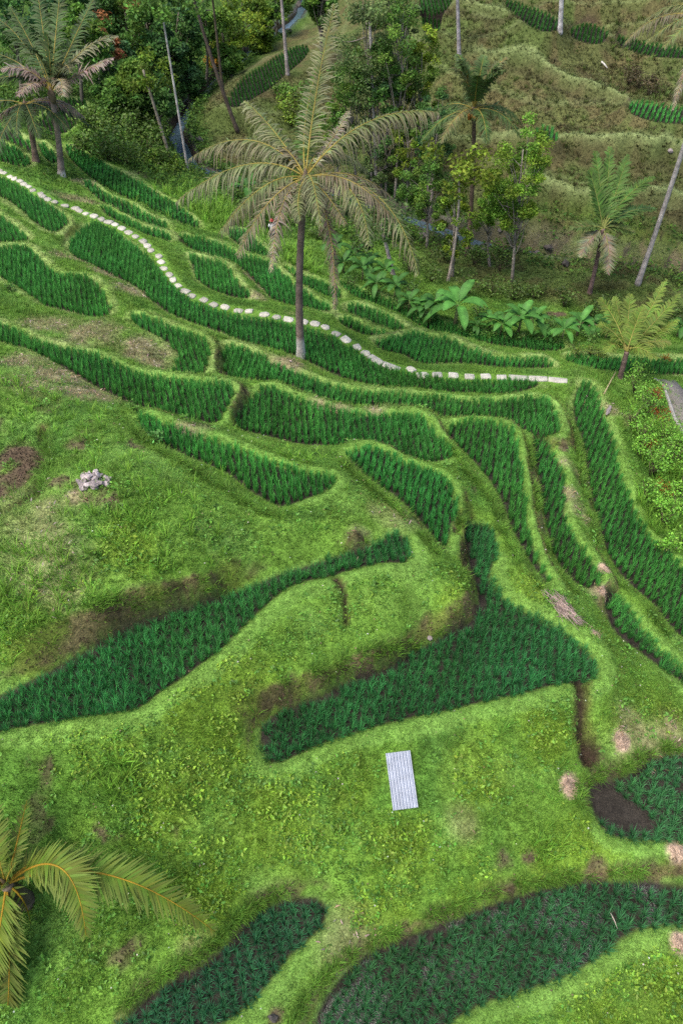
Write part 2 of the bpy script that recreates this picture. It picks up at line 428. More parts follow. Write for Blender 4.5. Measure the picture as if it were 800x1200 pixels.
# brinks of the cut banks on the uphill side of the paddies: (height of the brink, outline read off the photograph)
BRINKS = [
 (4.1, [(20,735),(60,722),(110,708),(190,688),(260,666),(310,653),(350,640),(400,618),(440,606)]),
 (2.2, [(325,798),(345,788),(385,781),(430,763),(470,749),(500,737),(533,715),(544,690),(542,668)]),
 (1.6, [(535,632),(540,612),(562,605),(583,614)]),
 (-0.72, [(345,1190),(375,1150),(420,1112),(460,1093),(500,1075),(540,1061),(575,1046),(620,1034),(690,1022),(760,1024)]),
 (-0.35, [(135,1180),(165,1160),(205,1135),(240,1115),(270,1085),(300,1058),(335,1044)]),
 (-0.15, [(678,945),(681,918),(705,906),(725,903),(742,894),(755,883),(775,876),(820,874)]),
 (1.25, [(518,520),(535,537),(550,554),(567,572),(580,594),(588,618),(600,642),(615,668),(632,690)]),
 (0.45, [(618,522),(622,550),(629,585),(632,615),(642,652),(656,678),(678,697)]),
 (-0.4, [(664,495),(673,512),(679,540),(681,560),(690,597),(700,640),(717,675),(740,698),(760,712),(782,743)]),
 (2.7, [(402,540),(415,556),(440,577),(460,592),(480,610),(498,630),(515,650)]),
 (4.5, [(56,508),(58,545),(48,578),(25,593),(-5,603)]),
 (3.6, [(158,503),(170,518),(205,539),(230,554),(265,572),(290,592),(315,602),(335,606)]),
]
for zc, pts in BRINKS:
    wl = np.array([unproj(a, b, zc)[:2] for a, b in pts])
    i0 = max(0, int((wl[:, 0].min() - 1 - X0) / H)); i1 = int((wl[:, 0].max() + 1 - X0) / H) + 2
    j0 = max(0, int((wl[:, 1].min() - 1 - Y0) / H)); j1 = int((wl[:, 1].max() + 1 - Y0) / H) + 2
    d = line_d(np.stack([GX[j0:j1, i0:i1].ravel(), GY[j0:j1, i0:i1].ravel()], 1), wl).reshape(j1 - j0, i1 - i0)
    mm = (d < .15) & (SD[j0:j1, i0:i1] > .1)
    known[j0:j1, i0:i1] |= mm
    kz[j0:j1, i0:i1][mm] = zc


def diffuse(known, dk, L, iters):
    """screened diffusion of the known offsets into the unknown cells, coarse to fine"""
    D = None
    for f in (8, 4, 2, 1):
        if f == 1: kn, dv = known, dk
        else:
            hh, ww = known.shape[0] // f * f, known.shape[1] // f * f
            kk = known[:hh, :ww].reshape(hh // f, f, ww // f, f)
            s = kk.sum((1, 3)); v = (dk[:hh, :ww] * known[:hh, :ww]).reshape(hh // f, f, ww // f, f).sum((1, 3))
            kn = s > 0; dv = v / np.maximum(s, 1)
        if D is None: D = np.where(kn, dv, 0.0)
        else:
            D = np.repeat(np.repeat(D, 2, 0), 2, 1)
            D = np.pad(D, ((0, max(0, kn.shape[0] - D.shape[0])), (0, max(0, kn.shape[1] - D.shape[1]))), mode='edge')[:kn.shape[0], :kn.shape[1]]
            D = np.where(kn, dv, D)
        cc = 4 + (H * f / L) ** 2
        for _ in range(iters):
            Q = np.pad(D, 1, mode='edge')
            D = np.where(kn, dv, (Q[1:-1, :-2] + Q[1:-1, 2:] + Q[:-2, 1:-1] + Q[2:, 1:-1]) / cc)
    return D


Z = B + diffuse(known, np.where(known, kz - B, 0), 3.0, 40)
# raised grass rim on the downhill side of every paddy
known2 = known.copy(); kz2 = kz.copy()
ZA = np.full(Z.shape, -99.0)
for k, (j0, j1, i0, i1, sd, z) in wins.items():
    if k == 'PIT': continue
    wv = 0.48 + 0.35 * (NA(GX[j0:j1, i0:i1], GY[j0:j1, i0:i1], 1.7) - 0.5)
    if k in ('M', 'LM', 'BR', 'BL'): wv = wv + 0.18
    rim = (sd > 0.0) & (sd < wv) & (Z[j0:j1, i0:i1] < z + 0.12) & (~known[j0:j1, i0:i1])
    zr = z + 0.21 * np.clip(sd / 0.2, 0, 1) - 0.06 * np.clip((sd - .3) / .3, 0, 1)
    up = rim & (zr > ZA[j0:j1, i0:i1])
    known2[j0:j1, i0:i1] |= rim
    kz2[j0:j1, i0:i1][up] = zr[up]; ZA[j0:j1, i0:i1][up] = zr[up]
Z = B + diffuse(known2, np.where(known2, kz2 - B, 0), 2.2, 50)
RIM = (ZA > -50)
# one light smoothing so banks have rounded shoulders
for _ in range(2):
    Q = np.pad(Z, 1, mode='edge')
    Zs = (Q[1:-1, :-2] + Q[1:-1, 2:] + Q[:-2, 1:-1] + Q[2:, 1:-1] + 4 * Z) / 8
    Z = np.where(SD < -0.1, Z, Zs)
# river cut
bank = ZW - 0.5 + np.maximum(0, DR - 0.35 - 0.5 * (NA(GX, GY, 4.0) - 0.5)) * 2.0
Z = np.where(SD > 0.3, np.minimum(Z, np.where(DR < 6, bank + 0.25 * (NB.fbm(GX, GY, 1.2, 3) - 0.5), 99)), Z)
# lumps of rough ground, none in the paddies or on the path
DPATH = np.full(GX.shape, 9.0)
jj = (GY > 20) & (GY < 62) & (GX > -34) & (GX < 14)
DPATH[jj] = line_d(np.stack([GX[jj], GY[jj]], 1), PATHW[:, :2])
wild = sstep(0.2, 1.2, SD) * sstep(0.4, 1.2, DPATH)
Z += wild * (0.55 * (NA.fbm(GX, GY, 3.2, 3) - 0.5) + 0.22 * (NB.fbm(GX, GY, 0.9, 3) - 0.5))
Z += 0.06 * (NC(GX, GY, 0.34) - 0.5) * sstep(0.0, 0.2, SD)
# ditches and worn steps
DITCH = np.zeros(GX.shape)
DITCHES = [([(681,800),(683,825),(682,850),(690,885)], 0.20, 0.45), ([(392,676),(400,684),(404,700),(406,730)], 0.10, 0.25), ([(50,500),(47,545),(38,577),(0,597)], 0.20, 0.55), ([(685,872),(700,884),(690,888)], 0.30, 0.35)]
for pts, w, dep in DITCHES:
    wl = np.array([raycast(a, b, Z)[:2] for a, b in pts])
    i0 = max(0, int((wl[:, 0].min() - 1 - X0) / H)); i1 = int((wl[:, 0].max() + 1 - X0) / H) + 2
    j0 = int((wl[:, 1].min() - 1 - Y0) / H); j1 = int((wl[:, 1].max() + 1 - Y0) / H) + 2
    d = line_d(np.stack([GX[j0:j1, i0:i1].ravel(), GY[j0:j1, i0:i1].ravel()], 1), wl).reshape(j1 - j0, i1 - i0)
    g = np.exp(-(d / w) ** 2)
    Z[j0:j1, i0:i1] -= dep * g
    DITCH[j0:j1, i0:i1] = np.maximum(DITCH[j0:j1, i0:i1], g)


def zat(x, y): return bil(Z, X0, Y0, H, x, y)
def hit(px, py): return raycast(px, py, Z)
def gsample(A, x, y): return bil(A, X0, Y0, H, x, y)


gzx = np.gradient(Z, H, axis=1); gzy = np.gradient(Z, H, axis=0)
SLOPE = np.sqrt(gzx ** 2 + gzy ** 2)
print('terrain', round(time.time() - T0, 1))
# ------------------------------------------------------------------ materials
def new_mat(name):
    m = bpy.data.materials.new(name); m.use_nodes = True
    nt = m.node_tree; nt.nodes.clear()
    return m, nt, nt.nodes.new('ShaderNodeOutputMaterial')


def leaf_mat(name, trans=0.3, rough=0.5, spec=0.3, noise=4.0):
    """leaf colour from the mesh's own colour attribute, a little light through the blade"""
    m, nt, out = new_mat(name)
    at = nt.nodes.new('ShaderNodeAttribute'); at.attribute_name = 'Col'
    oi = nt.nodes.new('ShaderNodeTexCoord')
    nz = nt.nodes.new('ShaderNodeTexNoise'); nz.inputs['Scale'].default_value = noise; nz.inputs['Detail'].default_value = 2
    nt.links.new(oi.outputs['Object'], nz.inputs['Vector'])
    mr = nt.nodes.new('ShaderNodeMapRange'); mr.inputs['From Min'].default_value = 0.3; mr.inputs['From Max'].default_value = 0.7
    mr.inputs['To Min'].default_value = 0.75; mr.inputs['To Max'].default_value = 1.25
    nt.links.new(nz.outputs['Fac'], mr.inputs['Value'])
    mx = nt.nodes.new('ShaderNodeVectorMath'); mx.operation = 'SCALE'
    nt.links.new(at.outputs['Color'], mx.inputs[0]); nt.links.new(mr.outputs['Result'], mx.inputs['Scale'])
    p = nt.nodes.new('ShaderNodeBsdfPrincipled'); p.inputs['Roughness'].default_value = rough; p.inputs['Specular IOR Level'].default_value = spec
    nt.links.new(mx.outputs[0], p.inputs['Base Color'])
    t = nt.nodes.new('ShaderNodeBsdfTranslucent'); nt.links.new(mx.outputs[0], t.inputs['Color'])
    ms = nt.nodes.new('ShaderNodeMixShader'); ms.inputs['Fac'].default_value = trans
    nt.links.new(p.outputs[0], ms.inputs[1]); nt.links.new(t.outputs[0], ms.inputs[2])
    nt.links.new(ms.outputs[0], out.inputs['Surface'])
    return m


def solid_mat(name, rough=0.9, spec=0.3, noise=8.0, amt=0.35, bump=0.3, metal=0.0, bscale=None):
    """colour attribute broken up by noise and a bump"""
    m, nt, out = new_mat(name)
    at = nt.nodes.new('ShaderNodeAttribute'); at.attribute_name = 'Col'
    tc = nt.nodes.new('ShaderNodeTexCoord')
    nz = nt.nodes.new('ShaderNodeTexNoise'); nz.inputs['Scale'].default_value = noise; nz.inputs['Detail'].default_value = 5
    nt.links.new(tc.outputs['Object'], nz.inputs['Vector'])
    mr = nt.nodes.new('ShaderNodeMapRange'); mr.inputs['From Min'].default_value = 0.3; mr.inputs['From Max'].default_value = 0.7
    mr.inputs['To Min'].default_value = 1 - amt; mr.inputs['To Max'].default_value = 1 + amt
    nt.links.new(nz.outputs['Fac'], mr.inputs['Value'])
    mx = nt.nodes.new('ShaderNodeVectorMath'); mx.operation = 'SCALE'
    nt.links.new(at.outputs['Color'], mx.inputs[0]); nt.links.new(mr.outputs['Result'], mx.inputs['Scale'])
    p = nt.nodes.new('ShaderNodeBsdfPrincipled'); p.inputs['Roughness'].default_value = rough
    p.inputs['Specular IOR Level'].default_value = spec; p.inputs['Metallic'].default_value = metal
    nt.links.new(mx.outputs[0], p.inputs['Base Color'])
    b = nt.nodes.new('ShaderNodeBump'); b.inputs['Strength'].default_value = bump; b.inputs['Distance'].default_value = 0.05
    nz2 = nt.nodes.new('ShaderNodeTexNoise'); nz2.inputs['Scale'].default_value = bscale or noise * 3; nz2.inputs['Detail'].default_value = 4
    nt.links.new(tc.outputs['Object'], nz2.inputs['Vector'])
    nt.links.new(nz2.outputs['Fac'], b.inputs['Height']); nt.links.new(b.outputs[0], p.inputs['Normal'])
    nt.links.new(p.outputs[0], out.inputs['Surface'])
    return m


M_RICE = leaf_mat('rice_blades', 0.25, 0.45, 0.35, 1.3)
M_GRASS = leaf_mat('grass_blades', 0.3, 0.6, 0.2, 0.9)
M_WEED = leaf_mat('weed_leaves', 0.3, 0.5, 0.3, 2.0)
M_TREE = leaf_mat('tree_leaves', 0.35, 0.6, 0.2, 0.7)
M_FROND = leaf_mat('palm_fronds', 0.3, 0.6, 0.2, 1.5)
M_BANANA = leaf_mat('banana_leaves', 0.3, 0.55, 0.25, 2.0)
M_BARK = solid_mat('bark', 0.9, 0.2, 3.0, 0.4, 0.6)
M_STONE = solid_mat('pale_stone', 0.85, 0.3, 6.0, 0.25, 0.5)
M_STRAW = solid_mat('straw', 0.9, 0.2, 5.0, 0.3, 0.3)
M_CLOTH = solid_mat('cloth', 0.9, 0.2, 9.0, 0.1, 0.1)
M_ZINC = solid_mat('zinc_sheet', 0.55, 0.4, 3.5, 0.14, 0.05, 0.35)

# ground: attribute colour, mottled by noise at several sizes, wet where mud lies
def ground_mat():
    m, nt, out = new_mat('terrace_ground')
    at = nt.nodes.new('ShaderNodeAttribute'); at.attribute_name = 'Col'
    wt = nt.nodes.new('ShaderNodeAttribute'); wt.attribute_name = 'Wet'
    tc = nt.nodes.new('ShaderNodeTexCoord')
    fac = None
    for s, lo, hi in ((1.1, .8, 1.2), (6.0, .7, 1.3), (28.0, .6, 1.4)):
        nz = nt.nodes.new('ShaderNodeTexNoise'); nz.inputs['Scale'].default_value = s; nz.inputs['Detail'].default_value = 3
        nt.links.new(tc.outputs['Object'], nz.inputs['Vector'])
        mr = nt.nodes.new('ShaderNodeMapRange'); mr.inputs['From Min'].default_value = .3; mr.inputs['From Max'].default_value = .7
        mr.inputs['To Min'].default_value = lo; mr.inputs['To Max'].default_value = hi
        nt.links.new(nz.outputs['Fac'], mr.inputs['Value'])
        if fac is None: fac = mr.outputs['Result']
        else:
            mu = nt.nodes.new('ShaderNodeMath'); mu.operation = 'MULTIPLY'
            nt.links.new(fac, mu.inputs[0]); nt.links.new(mr.outputs['Result'], mu.inputs[1]); fac = mu.outputs[0]
    mx = nt.nodes.new('ShaderNodeVectorMath'); mx.operation = 'SCALE'
    nt.links.new(at.outputs['Color'], mx.inputs[0]); nt.links.new(fac, mx.inputs['Scale'])
    p = nt.nodes.new('ShaderNodeBsdfPrincipled')
    nt.links.new(mx.outputs[0], p.inputs['Base Color'])
    mr = nt.nodes.new('ShaderNodeMapRange'); mr.inputs['To Min'].default_value = 0.95; mr.inputs['To Max'].default_value = 0.08
    nt.links.new(wt.outputs['Fac'], mr.inputs['Value']); nt.links.new(mr.outputs['Result'], p.inputs['Roughness'])
    mr2 = nt.nodes.new('ShaderNodeMapRange'); mr2.inputs['To Min'].default_value = 0.1; mr2.inputs['To Max'].default_value = 0.5
    nt.links.new(wt.outputs['Fac'], mr2.inputs['Value']); nt.links.new(mr2.outputs['Result'], p.inputs['Specular IOR Level'])
    b = nt.nodes.new('ShaderNodeBump'); b.inputs['Strength'].default_value = 0.7; b.inputs['Distance'].default_value = 0.06
    nz = nt.nodes.new('ShaderNodeTexNoise'); nz.inputs['Scale'].default_value = 16; nz.inputs['Detail'].default_value = 5
    nt.links.new(tc.outputs['Object'], nz.inputs['Vector'])
    nt.links.new(nz.outputs['Fac'], b.inputs['Height']); nt.links.new(b.outputs[0], p.inputs['Normal'])
    nt.links.new(p.outputs[0], out.inputs['Surface'])
    return m


M_GROUND = ground_mat()

# ------------------------------------------------------------------ what grows where: base colours of the ground cover
C_GRASS = np.array([0.108, 0.215, 0.030]); C_BRIGHT = np.array([0.142, 0.268, 0.052]); C_YEL = np.array([0.165, 0.245, 0.016])
C_DEEP = np.array([0.055, 0.15, 0.024]); C_DRY = np.array([0.27, 0.215, 0.135]); C_TAN = np.array([0.235, 0.315, 0.10])
C_SOIL = np.array([0.075, 0.052, 0.036]); C_MUD = np.array([0.028, 0.024, 0.019]); C_HILL = np.array([0.088, 0.100, 0.034]); C_FOREST = np.array([0.05, 0.095, 0.02])


NPAT = NB.fbm(GX, GY, 0.7, 3) - 0.5


def patch(px, py, r, k=1.0):
    """ragged spot of ground cover: (window, weight)"""
    c = hit(px, py)
    i0 = max(0, int((c[0] - 3 * r - X0) / H)); i1 = max(i0 + 1, min(NX, int((c[0] + 3 * r - X0) / H) + 2))
    j0 = max(0, int((c[1] - 3 * r - Y0) / H)); j1 = max(j0 + 1, min(NY, int((c[1] + 3 * r - Y0) / H) + 2))
    s = np.s_[j0:j1, i0:i1]
    d = np.hypot(GX[s] - c[0], GY[s] - c[1]) / r
    return s, np.clip(1.6 * np.exp(-d ** 2) - 0.3 + k * NPAT[s] * 1.6 * np.exp(-d ** 2 * .6), 0, 1)


def spot(A, px, py, r, w, k=1.0):
    s, p = patch(px, py, r, k)
    A[s] = np.maximum(A[s], p * w)


def mixc(C, c, w): return C * (1 - w[..., None]) + np.asarray(c) * w[..., None]


n1 = NA.fbm(GX, GY, 4.0, 4); n2 = NB.fbm(GX, GY, 1.3, 4); n3 = NC.fbm(GX, GY, 8.0, 3)
GC = np.broadcast_to(C_GRASS, GX.shape + (3,)).copy()
GC = mixc(GC, C_BRIGHT, sstep(.45, .7, n2) * .6)
nearside = sstep(26, 18, GY)
YEL = .5 * sstep(.5, .66, n1) * sstep(.35, .6, n2) * sstep(15, 10, GY) * sstep(.5, 1.1, SD)
for a, b, r in [(250,860,2.2),(200,900,2.0),(300,820,1.5),(400,920,1.2),(330,960,1.5),(560,900,1.0),(640,865,.9),(640,1020,.8),(540,700,.8),(620,690,.8),(760,1160,1.6),(720,1190,1.5),(780,840,1.0),(100,880,1.6),(470,1000,1.2),(30,740,1.0),(150,640,1.0),(240,1050,1.2),(450,1075,1.0),(560,1050,1.2),(690,1030,1.5)]:
    spot(YEL, a, b, r, .62)
GC = mixc(GC, C_YEL, YEL * .55)
GC = mixc(GC, C_DEEP, sstep(.56, .72, NC.fbm(GX, GY, 2.2, 4)) * .55 * sstep(0.3, .8, SD))
GC = GC * (1 + .22 * (sstep(11, 14, GY) * sstep(30, 24, GY) * sstep(3, -1, GX) * sstep(.6, 1.2, SD))[..., None] * np.array([1.1, .9, 1.6]))
rimc = (RIM & (GY < 28)).astype(float)
GC = mixc(GC, C_BRIGHT, rimc * .7)
GC = mixc(GC, C_TAN, (RIM & (GY >= 24)) * (.35 + .5 * sstep(.35, .6, n2)) * sstep(22, 32, GY))
# old terraced hillside beyond the river, and the shaded forest floor up the valley
hillw = np.clip(FARM * 1.0, 0, 1)
hc = mixc(np.broadcast_to(C_HILL, GC.shape).copy(), np.array([.10, .078, .038]), sstep(.46, .62, n2) * .6)
hc = mixc(hc, np.array([.06, .10, .024]), sstep(.5, .66, n1) * .6)
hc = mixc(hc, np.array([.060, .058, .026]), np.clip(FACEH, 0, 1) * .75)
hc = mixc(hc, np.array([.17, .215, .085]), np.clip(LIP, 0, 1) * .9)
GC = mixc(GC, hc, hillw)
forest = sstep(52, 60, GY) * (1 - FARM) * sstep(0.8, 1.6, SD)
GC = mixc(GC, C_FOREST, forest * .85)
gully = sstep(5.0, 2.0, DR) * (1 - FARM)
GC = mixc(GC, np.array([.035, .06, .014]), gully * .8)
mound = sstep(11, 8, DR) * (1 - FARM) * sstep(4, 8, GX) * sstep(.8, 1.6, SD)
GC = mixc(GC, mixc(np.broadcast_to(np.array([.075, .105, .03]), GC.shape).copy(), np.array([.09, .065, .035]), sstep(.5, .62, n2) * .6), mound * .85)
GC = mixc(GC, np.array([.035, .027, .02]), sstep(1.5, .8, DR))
# dry straw-coloured and bare patches, and shade painted dark among the bananas
DRY = np.zeros(GX.shape); SOIL_SHADE = np.zeros(GX.shape); STR = np.zeros(GX.shape)
for a, b, r, w in [(60,380,1.4,.7),(110,390,1.6,.7),(170,410,1.5,.8),(180,425,1.0,.9),(20,425,1.2,.9),(60,440,1.3,.9),(100,460,1.2,.9),(40,450,1.2,.6),(120,320,.9,.9),(150,340,1.0,.9),(75,300,.7,.8),(100,305,.8,.8),(165,205,1.2,.4),
                   (90,235,1.3,.7),(100,215,1.0,.6),(310,395,.6,.7),(370,478,.5,.9),(400,478,.5,.8),(440,480,.6,.8),(220,505,.7,.9),(240,500,.5,.8),(340,425,.8,.9),(325,422,.6,.7),
                   (460,602,.9,.5),(420,625,.5,.5),(665,580,.5,.9),(680,600,.6,.8),(680,560,.5,.6),(700,690,.4,.9),(705,700,.4,.8),(660,540,.5,.6),(780,870,1.0,.7),(740,860,.8,.6),(760,900,.5,.8),(790,880,.6,.9),
                   (40,640,1.4,.55),(60,670,1.2,.55),(25,590,1.0,.4),(90,585,.4,.9),(55,600,.8,.5),(690,475,.5,.7),(715,480,.5,.7),(740,495,.6,.5),(315,335,.7,.8),(345,370,.5,.5),(292,325,.6,.9),(300,345,.6,.8),(540,965,.5,.4),(410,1100,1.0,.4),(230,1120,.6,.4)]:
    spot(DRY, a, b, r, w, 1.2)
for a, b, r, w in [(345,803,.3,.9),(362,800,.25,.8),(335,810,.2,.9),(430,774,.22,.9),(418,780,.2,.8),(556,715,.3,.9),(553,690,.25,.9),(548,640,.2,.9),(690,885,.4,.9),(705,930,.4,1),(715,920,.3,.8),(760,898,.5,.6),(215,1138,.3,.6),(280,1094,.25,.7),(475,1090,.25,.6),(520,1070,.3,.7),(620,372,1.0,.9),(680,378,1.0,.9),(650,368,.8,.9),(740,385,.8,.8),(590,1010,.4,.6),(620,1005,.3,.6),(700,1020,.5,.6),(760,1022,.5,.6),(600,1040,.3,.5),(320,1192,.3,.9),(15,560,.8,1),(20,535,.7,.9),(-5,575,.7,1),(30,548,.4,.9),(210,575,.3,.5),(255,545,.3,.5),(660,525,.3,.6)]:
    spot(SOIL_SHADE, a, b, r, w, 1.2)  # bare earth, but the spots behind the banana row are shade painted in soil colour
SOIL_SHADE = np.maximum(SOIL_SHADE, .5 * sstep(.62, .70, NC.fbm(GX + 31, GY, .9, 4)) * sstep(.42, .6, NA.fbm(GX, GY + 17, 5, 3)) * wild * sstep(26, 20, GY))
SOIL_SHADE = SOIL_SHADE * .25 + sstep(.28, .62, SOIL_SHADE + .5 * (NC.fbm(GX, GY, .45, 3) - .5)) * .75 * sstep(.05, .3, SOIL_SHADE)
DRY = np.clip(DRY * 1.1 + .5 * DRY * (NC.fbm(GX, GY, .5, 3) - .5) * 2, 0, 1)
GC = mixc(GC, C_DRY, DRY * .8)
GC = mixc(GC, C_SOIL * 1.2, SOIL_SHADE)
# steep bare faces, bank feet, paddies, ditches
FOOT = sstep(.45, .05, np.abs(SD - .1)) * (Z > FZ + .25) * (SD < 1)
SOIL_SHADE = np.maximum(SOIL_SHADE, FOOT * sstep(.35, .6, n2) * .9)
GC = mixc(GC, C_SOIL, np.clip(FOOT * sstep(.35, .6, n2), 0, 1) * .8)
FACE = sstep(1.0, 1.4, SLOPE) * (1 - forest) * (1 - FARM) * sstep(.02, .1, SD)
nf = NB.fbm(GX, GY, .8, 4)
GC = mixc(GC, np.array([.125, .165, .030]), FACE * .7)
GC = mixc(GC, np.array([.15, .11, .06]), FACE * sstep(.47, .6, nf) * .75)
GC = mixc(GC, C_SOIL * .7, FACE * sstep(.58, .68, NC.fbm(GX, GY, .6, 3)) * .8)
inp = sstep(.06, -.08, SD)
GC = mixc(GC, C_MUD, inp)
GC = mixc(GC, C_SOIL * .55, np.clip(DITCH, 0, 1))
for a, b, r in [(668,922,.34),(728,868,.30),(792,997,.3),(795,1105,.3),(697,741,.2),(708,664,.22),(706,692,.2)]:
    c_ = hit(a, b); w_ = np.s_[int((c_[1] - 1 - Y0) / H):int((c_[1] + 1 - Y0) / H), max(0, int((c_[0] - 1 - X0) / H)):int((c_[0] + 1 - X0) / H)]
    STR[w_] = np.maximum(STR[w_], sstep(1.15, .7, np.hypot(GX[w_] - c_[0], GY[w_] - c_[1]) / r + .5 * (NB.fbm(GX[w_], GY[w_], .3, 3) - .5)))
GC = mixc(GC, np.array([.42, .30, .22]), STR)
WET = np.clip(inp * (.12 + .5 * sstep(.6, .7, NB.fbm(GX, GY, 1.1, 3)) * ((FZ < -1.1) & (GY < 8))), 0, 1)
PUD = .9 * inp * sstep(.60, .66, NB.fbm(GX + 5, GY, .9, 3)) * (FZ < -1.1) * (GY < 8)
WET = np.clip(WET + PUD, 0, 1)
WET = np.maximum(WET, sstep(2.0, 1.2, DR) * .7)

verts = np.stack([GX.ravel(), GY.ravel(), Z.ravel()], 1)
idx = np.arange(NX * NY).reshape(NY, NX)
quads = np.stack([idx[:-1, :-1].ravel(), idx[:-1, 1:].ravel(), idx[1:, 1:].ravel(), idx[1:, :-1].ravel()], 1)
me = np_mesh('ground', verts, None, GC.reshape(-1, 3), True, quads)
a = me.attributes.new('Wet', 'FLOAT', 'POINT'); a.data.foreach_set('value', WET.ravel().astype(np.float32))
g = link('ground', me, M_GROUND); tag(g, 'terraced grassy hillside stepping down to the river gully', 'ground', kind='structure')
print('ground', round(time.time() - T0, 1))

# ------------------------------------------------------------------ water
def ribbon(line, w, z, name, mat, label, cat):
    line = np.asarray(line, float); n = len(line)
    s = np.linspace(0, n - 1, n * 6)
    pts = np.stack([np.interp(s, np.arange(n), line[:, 0]), np.interp(s, np.arange(n), line[:, 1])], 1)
    for _ in range(4): pts[1:-1] = (pts[:-2] + 2 * pts[1:-1] + pts[2:]) / 4
    t = np.gradient(pts, axis=0); t /= np.linalg.norm(t, axis=1)[:, None] + 1e-9
    nrm = np.stack([-t[:, 1], t[:, 0]], 1)
    k = np.linspace(-1, 1, 5)
    v = np.concatenate([np.concatenate([pts + nrm * w * kk, np.full((len(pts), 1), z)], 1) for kk in k])
    L = len(pts); q = []
    for a in range(4):
        for i in range(L - 1): q.append((a * L + i, a * L + i + 1, (a + 1) * L + i + 1, (a + 1) * L + i))
    o = link(name, np_mesh(name, v, None, np.full((len(v), 3), .1), True, q), mat)
    return tag(o, label, cat, kind='structure')


m, nt, out = new_mat('river_water')
p = nt.nodes.new('ShaderNodeBsdfPrincipled'); p.inputs['Base Color'].default_value = (.05, .085, .11, 1); p.inputs['Roughness'].default_value = .08
p.inputs['Specular IOR Level'].default_value = .5
b = nt.nodes.new('ShaderNodeBump'); b.inputs['Strength'].default_value = .35; b.inputs['Distance'].default_value = .1
nz = nt.nodes.new('ShaderNodeTexNoise'); nz.inputs['Scale'].default_value = 2.2; nz.inputs['Detail'].default_value = 4
tc = nt.nodes.new('ShaderNodeTexCoord'); nt.links.new(tc.outputs['Object'], nz.inputs['Vector'])
nt.links.new(nz.outputs['Fac'], b.inputs['Height']); nt.links.new(b.outputs[0], p.inputs['Normal']); nt.links.new(p.outputs[0], out.inputs['Surface'])
ribbon(RIVER, 1.4, ZW - .05, 'river_water', m, 'narrow stream running through the bottom of the wooded gully', 'river')


# ------------------------------------------------------------------ blades (numpy): every tuft is a fan of bent tapering blades
def blades(pos, nb, h, spread, width, col, lean=0.5, seg=2, tipdark=0.0, hv=0.35, cv=0.25, root=None):
    """pos (N,3) tuft roots; h (N,) heights; returns verts, tris, cols"""
    N = len(pos); K = N * nb
    base = np.repeat(pos, nb, 0); hh = np.repeat(np.broadcast_to(h, (N,)), nb) * (1 + hv * (rng.random(K) * 2 - 1))
    az = rng.random(K) * 2 * PI
    sp = np.repeat(np.broadcast_to(spread, (N,)), nb)
    r = sp * np.sqrt(rng.random(K)) * .5
    out = np.stack([np.cos(az), np.sin(az), np.zeros(K)], 1)
    base = base + out * r[:, None]
    ln = lean * hh * (.3 + .9 * rng.random(K))
    side = np.stack([-np.sin(az), np.cos(az), np.zeros(K)], 1) + .4 * rng.normal(size=(K, 3)) * [1, 1, 0]
    side /= np.linalg.norm(side, axis=1)[:, None]
    w = np.repeat(np.broadcast_to(width, (N,)), nb) * (.7 + .6 * rng.random(K)) * .5
    up = np.array([0, 0, 1.0])
    mid = base + out * (ln * .35)[:, None] + up * (hh * .62)[:, None]
    tip = base + out * ln[:, None] + up * hh[:, None]
    c = np.repeat(col, nb, 0) * (1 + cv * (rng.random((K, 1)) * 2 - 1)) * (1 + .12 * (rng.random((K, 3)) * 2 - 1))
    if seg == 1:
        v = np.stack([base - side * w[:, None], base + side * w[:, None], tip], 1)
        t = np.arange(K * 3).reshape(K, 3)
        cc = np.stack([c, c, c * (1 - tipdark)], 1)
        return v.reshape(-1, 3), t, cc.reshape(-1, 3)
    v = np.stack([base - side * w[:, None] * .7, base + side * w[:, None] * .7, mid - side * w[:, None], mid + side * w[:, None], tip], 1)
    o = (np.arange(K) * 5)[:, None]
    t = np.concatenate([o + [0, 1, 3], o + [0, 3, 2], o + [2, 3, 4]], 0)
    cc = np.stack([c, c, c, c, c * (1 - tipdark)], 1)
    return v.reshape(-1, 3), t, cc.reshape(-1, 3)


def merge(parts):
    V, T, C, n = [], [], [], 0
    for v, t, c in parts:
        V.append(v); T.append(t + n); C.append(c); n += len(v)
    return np.concatenate(V), np.concatenate(T), np.concatenate(C)


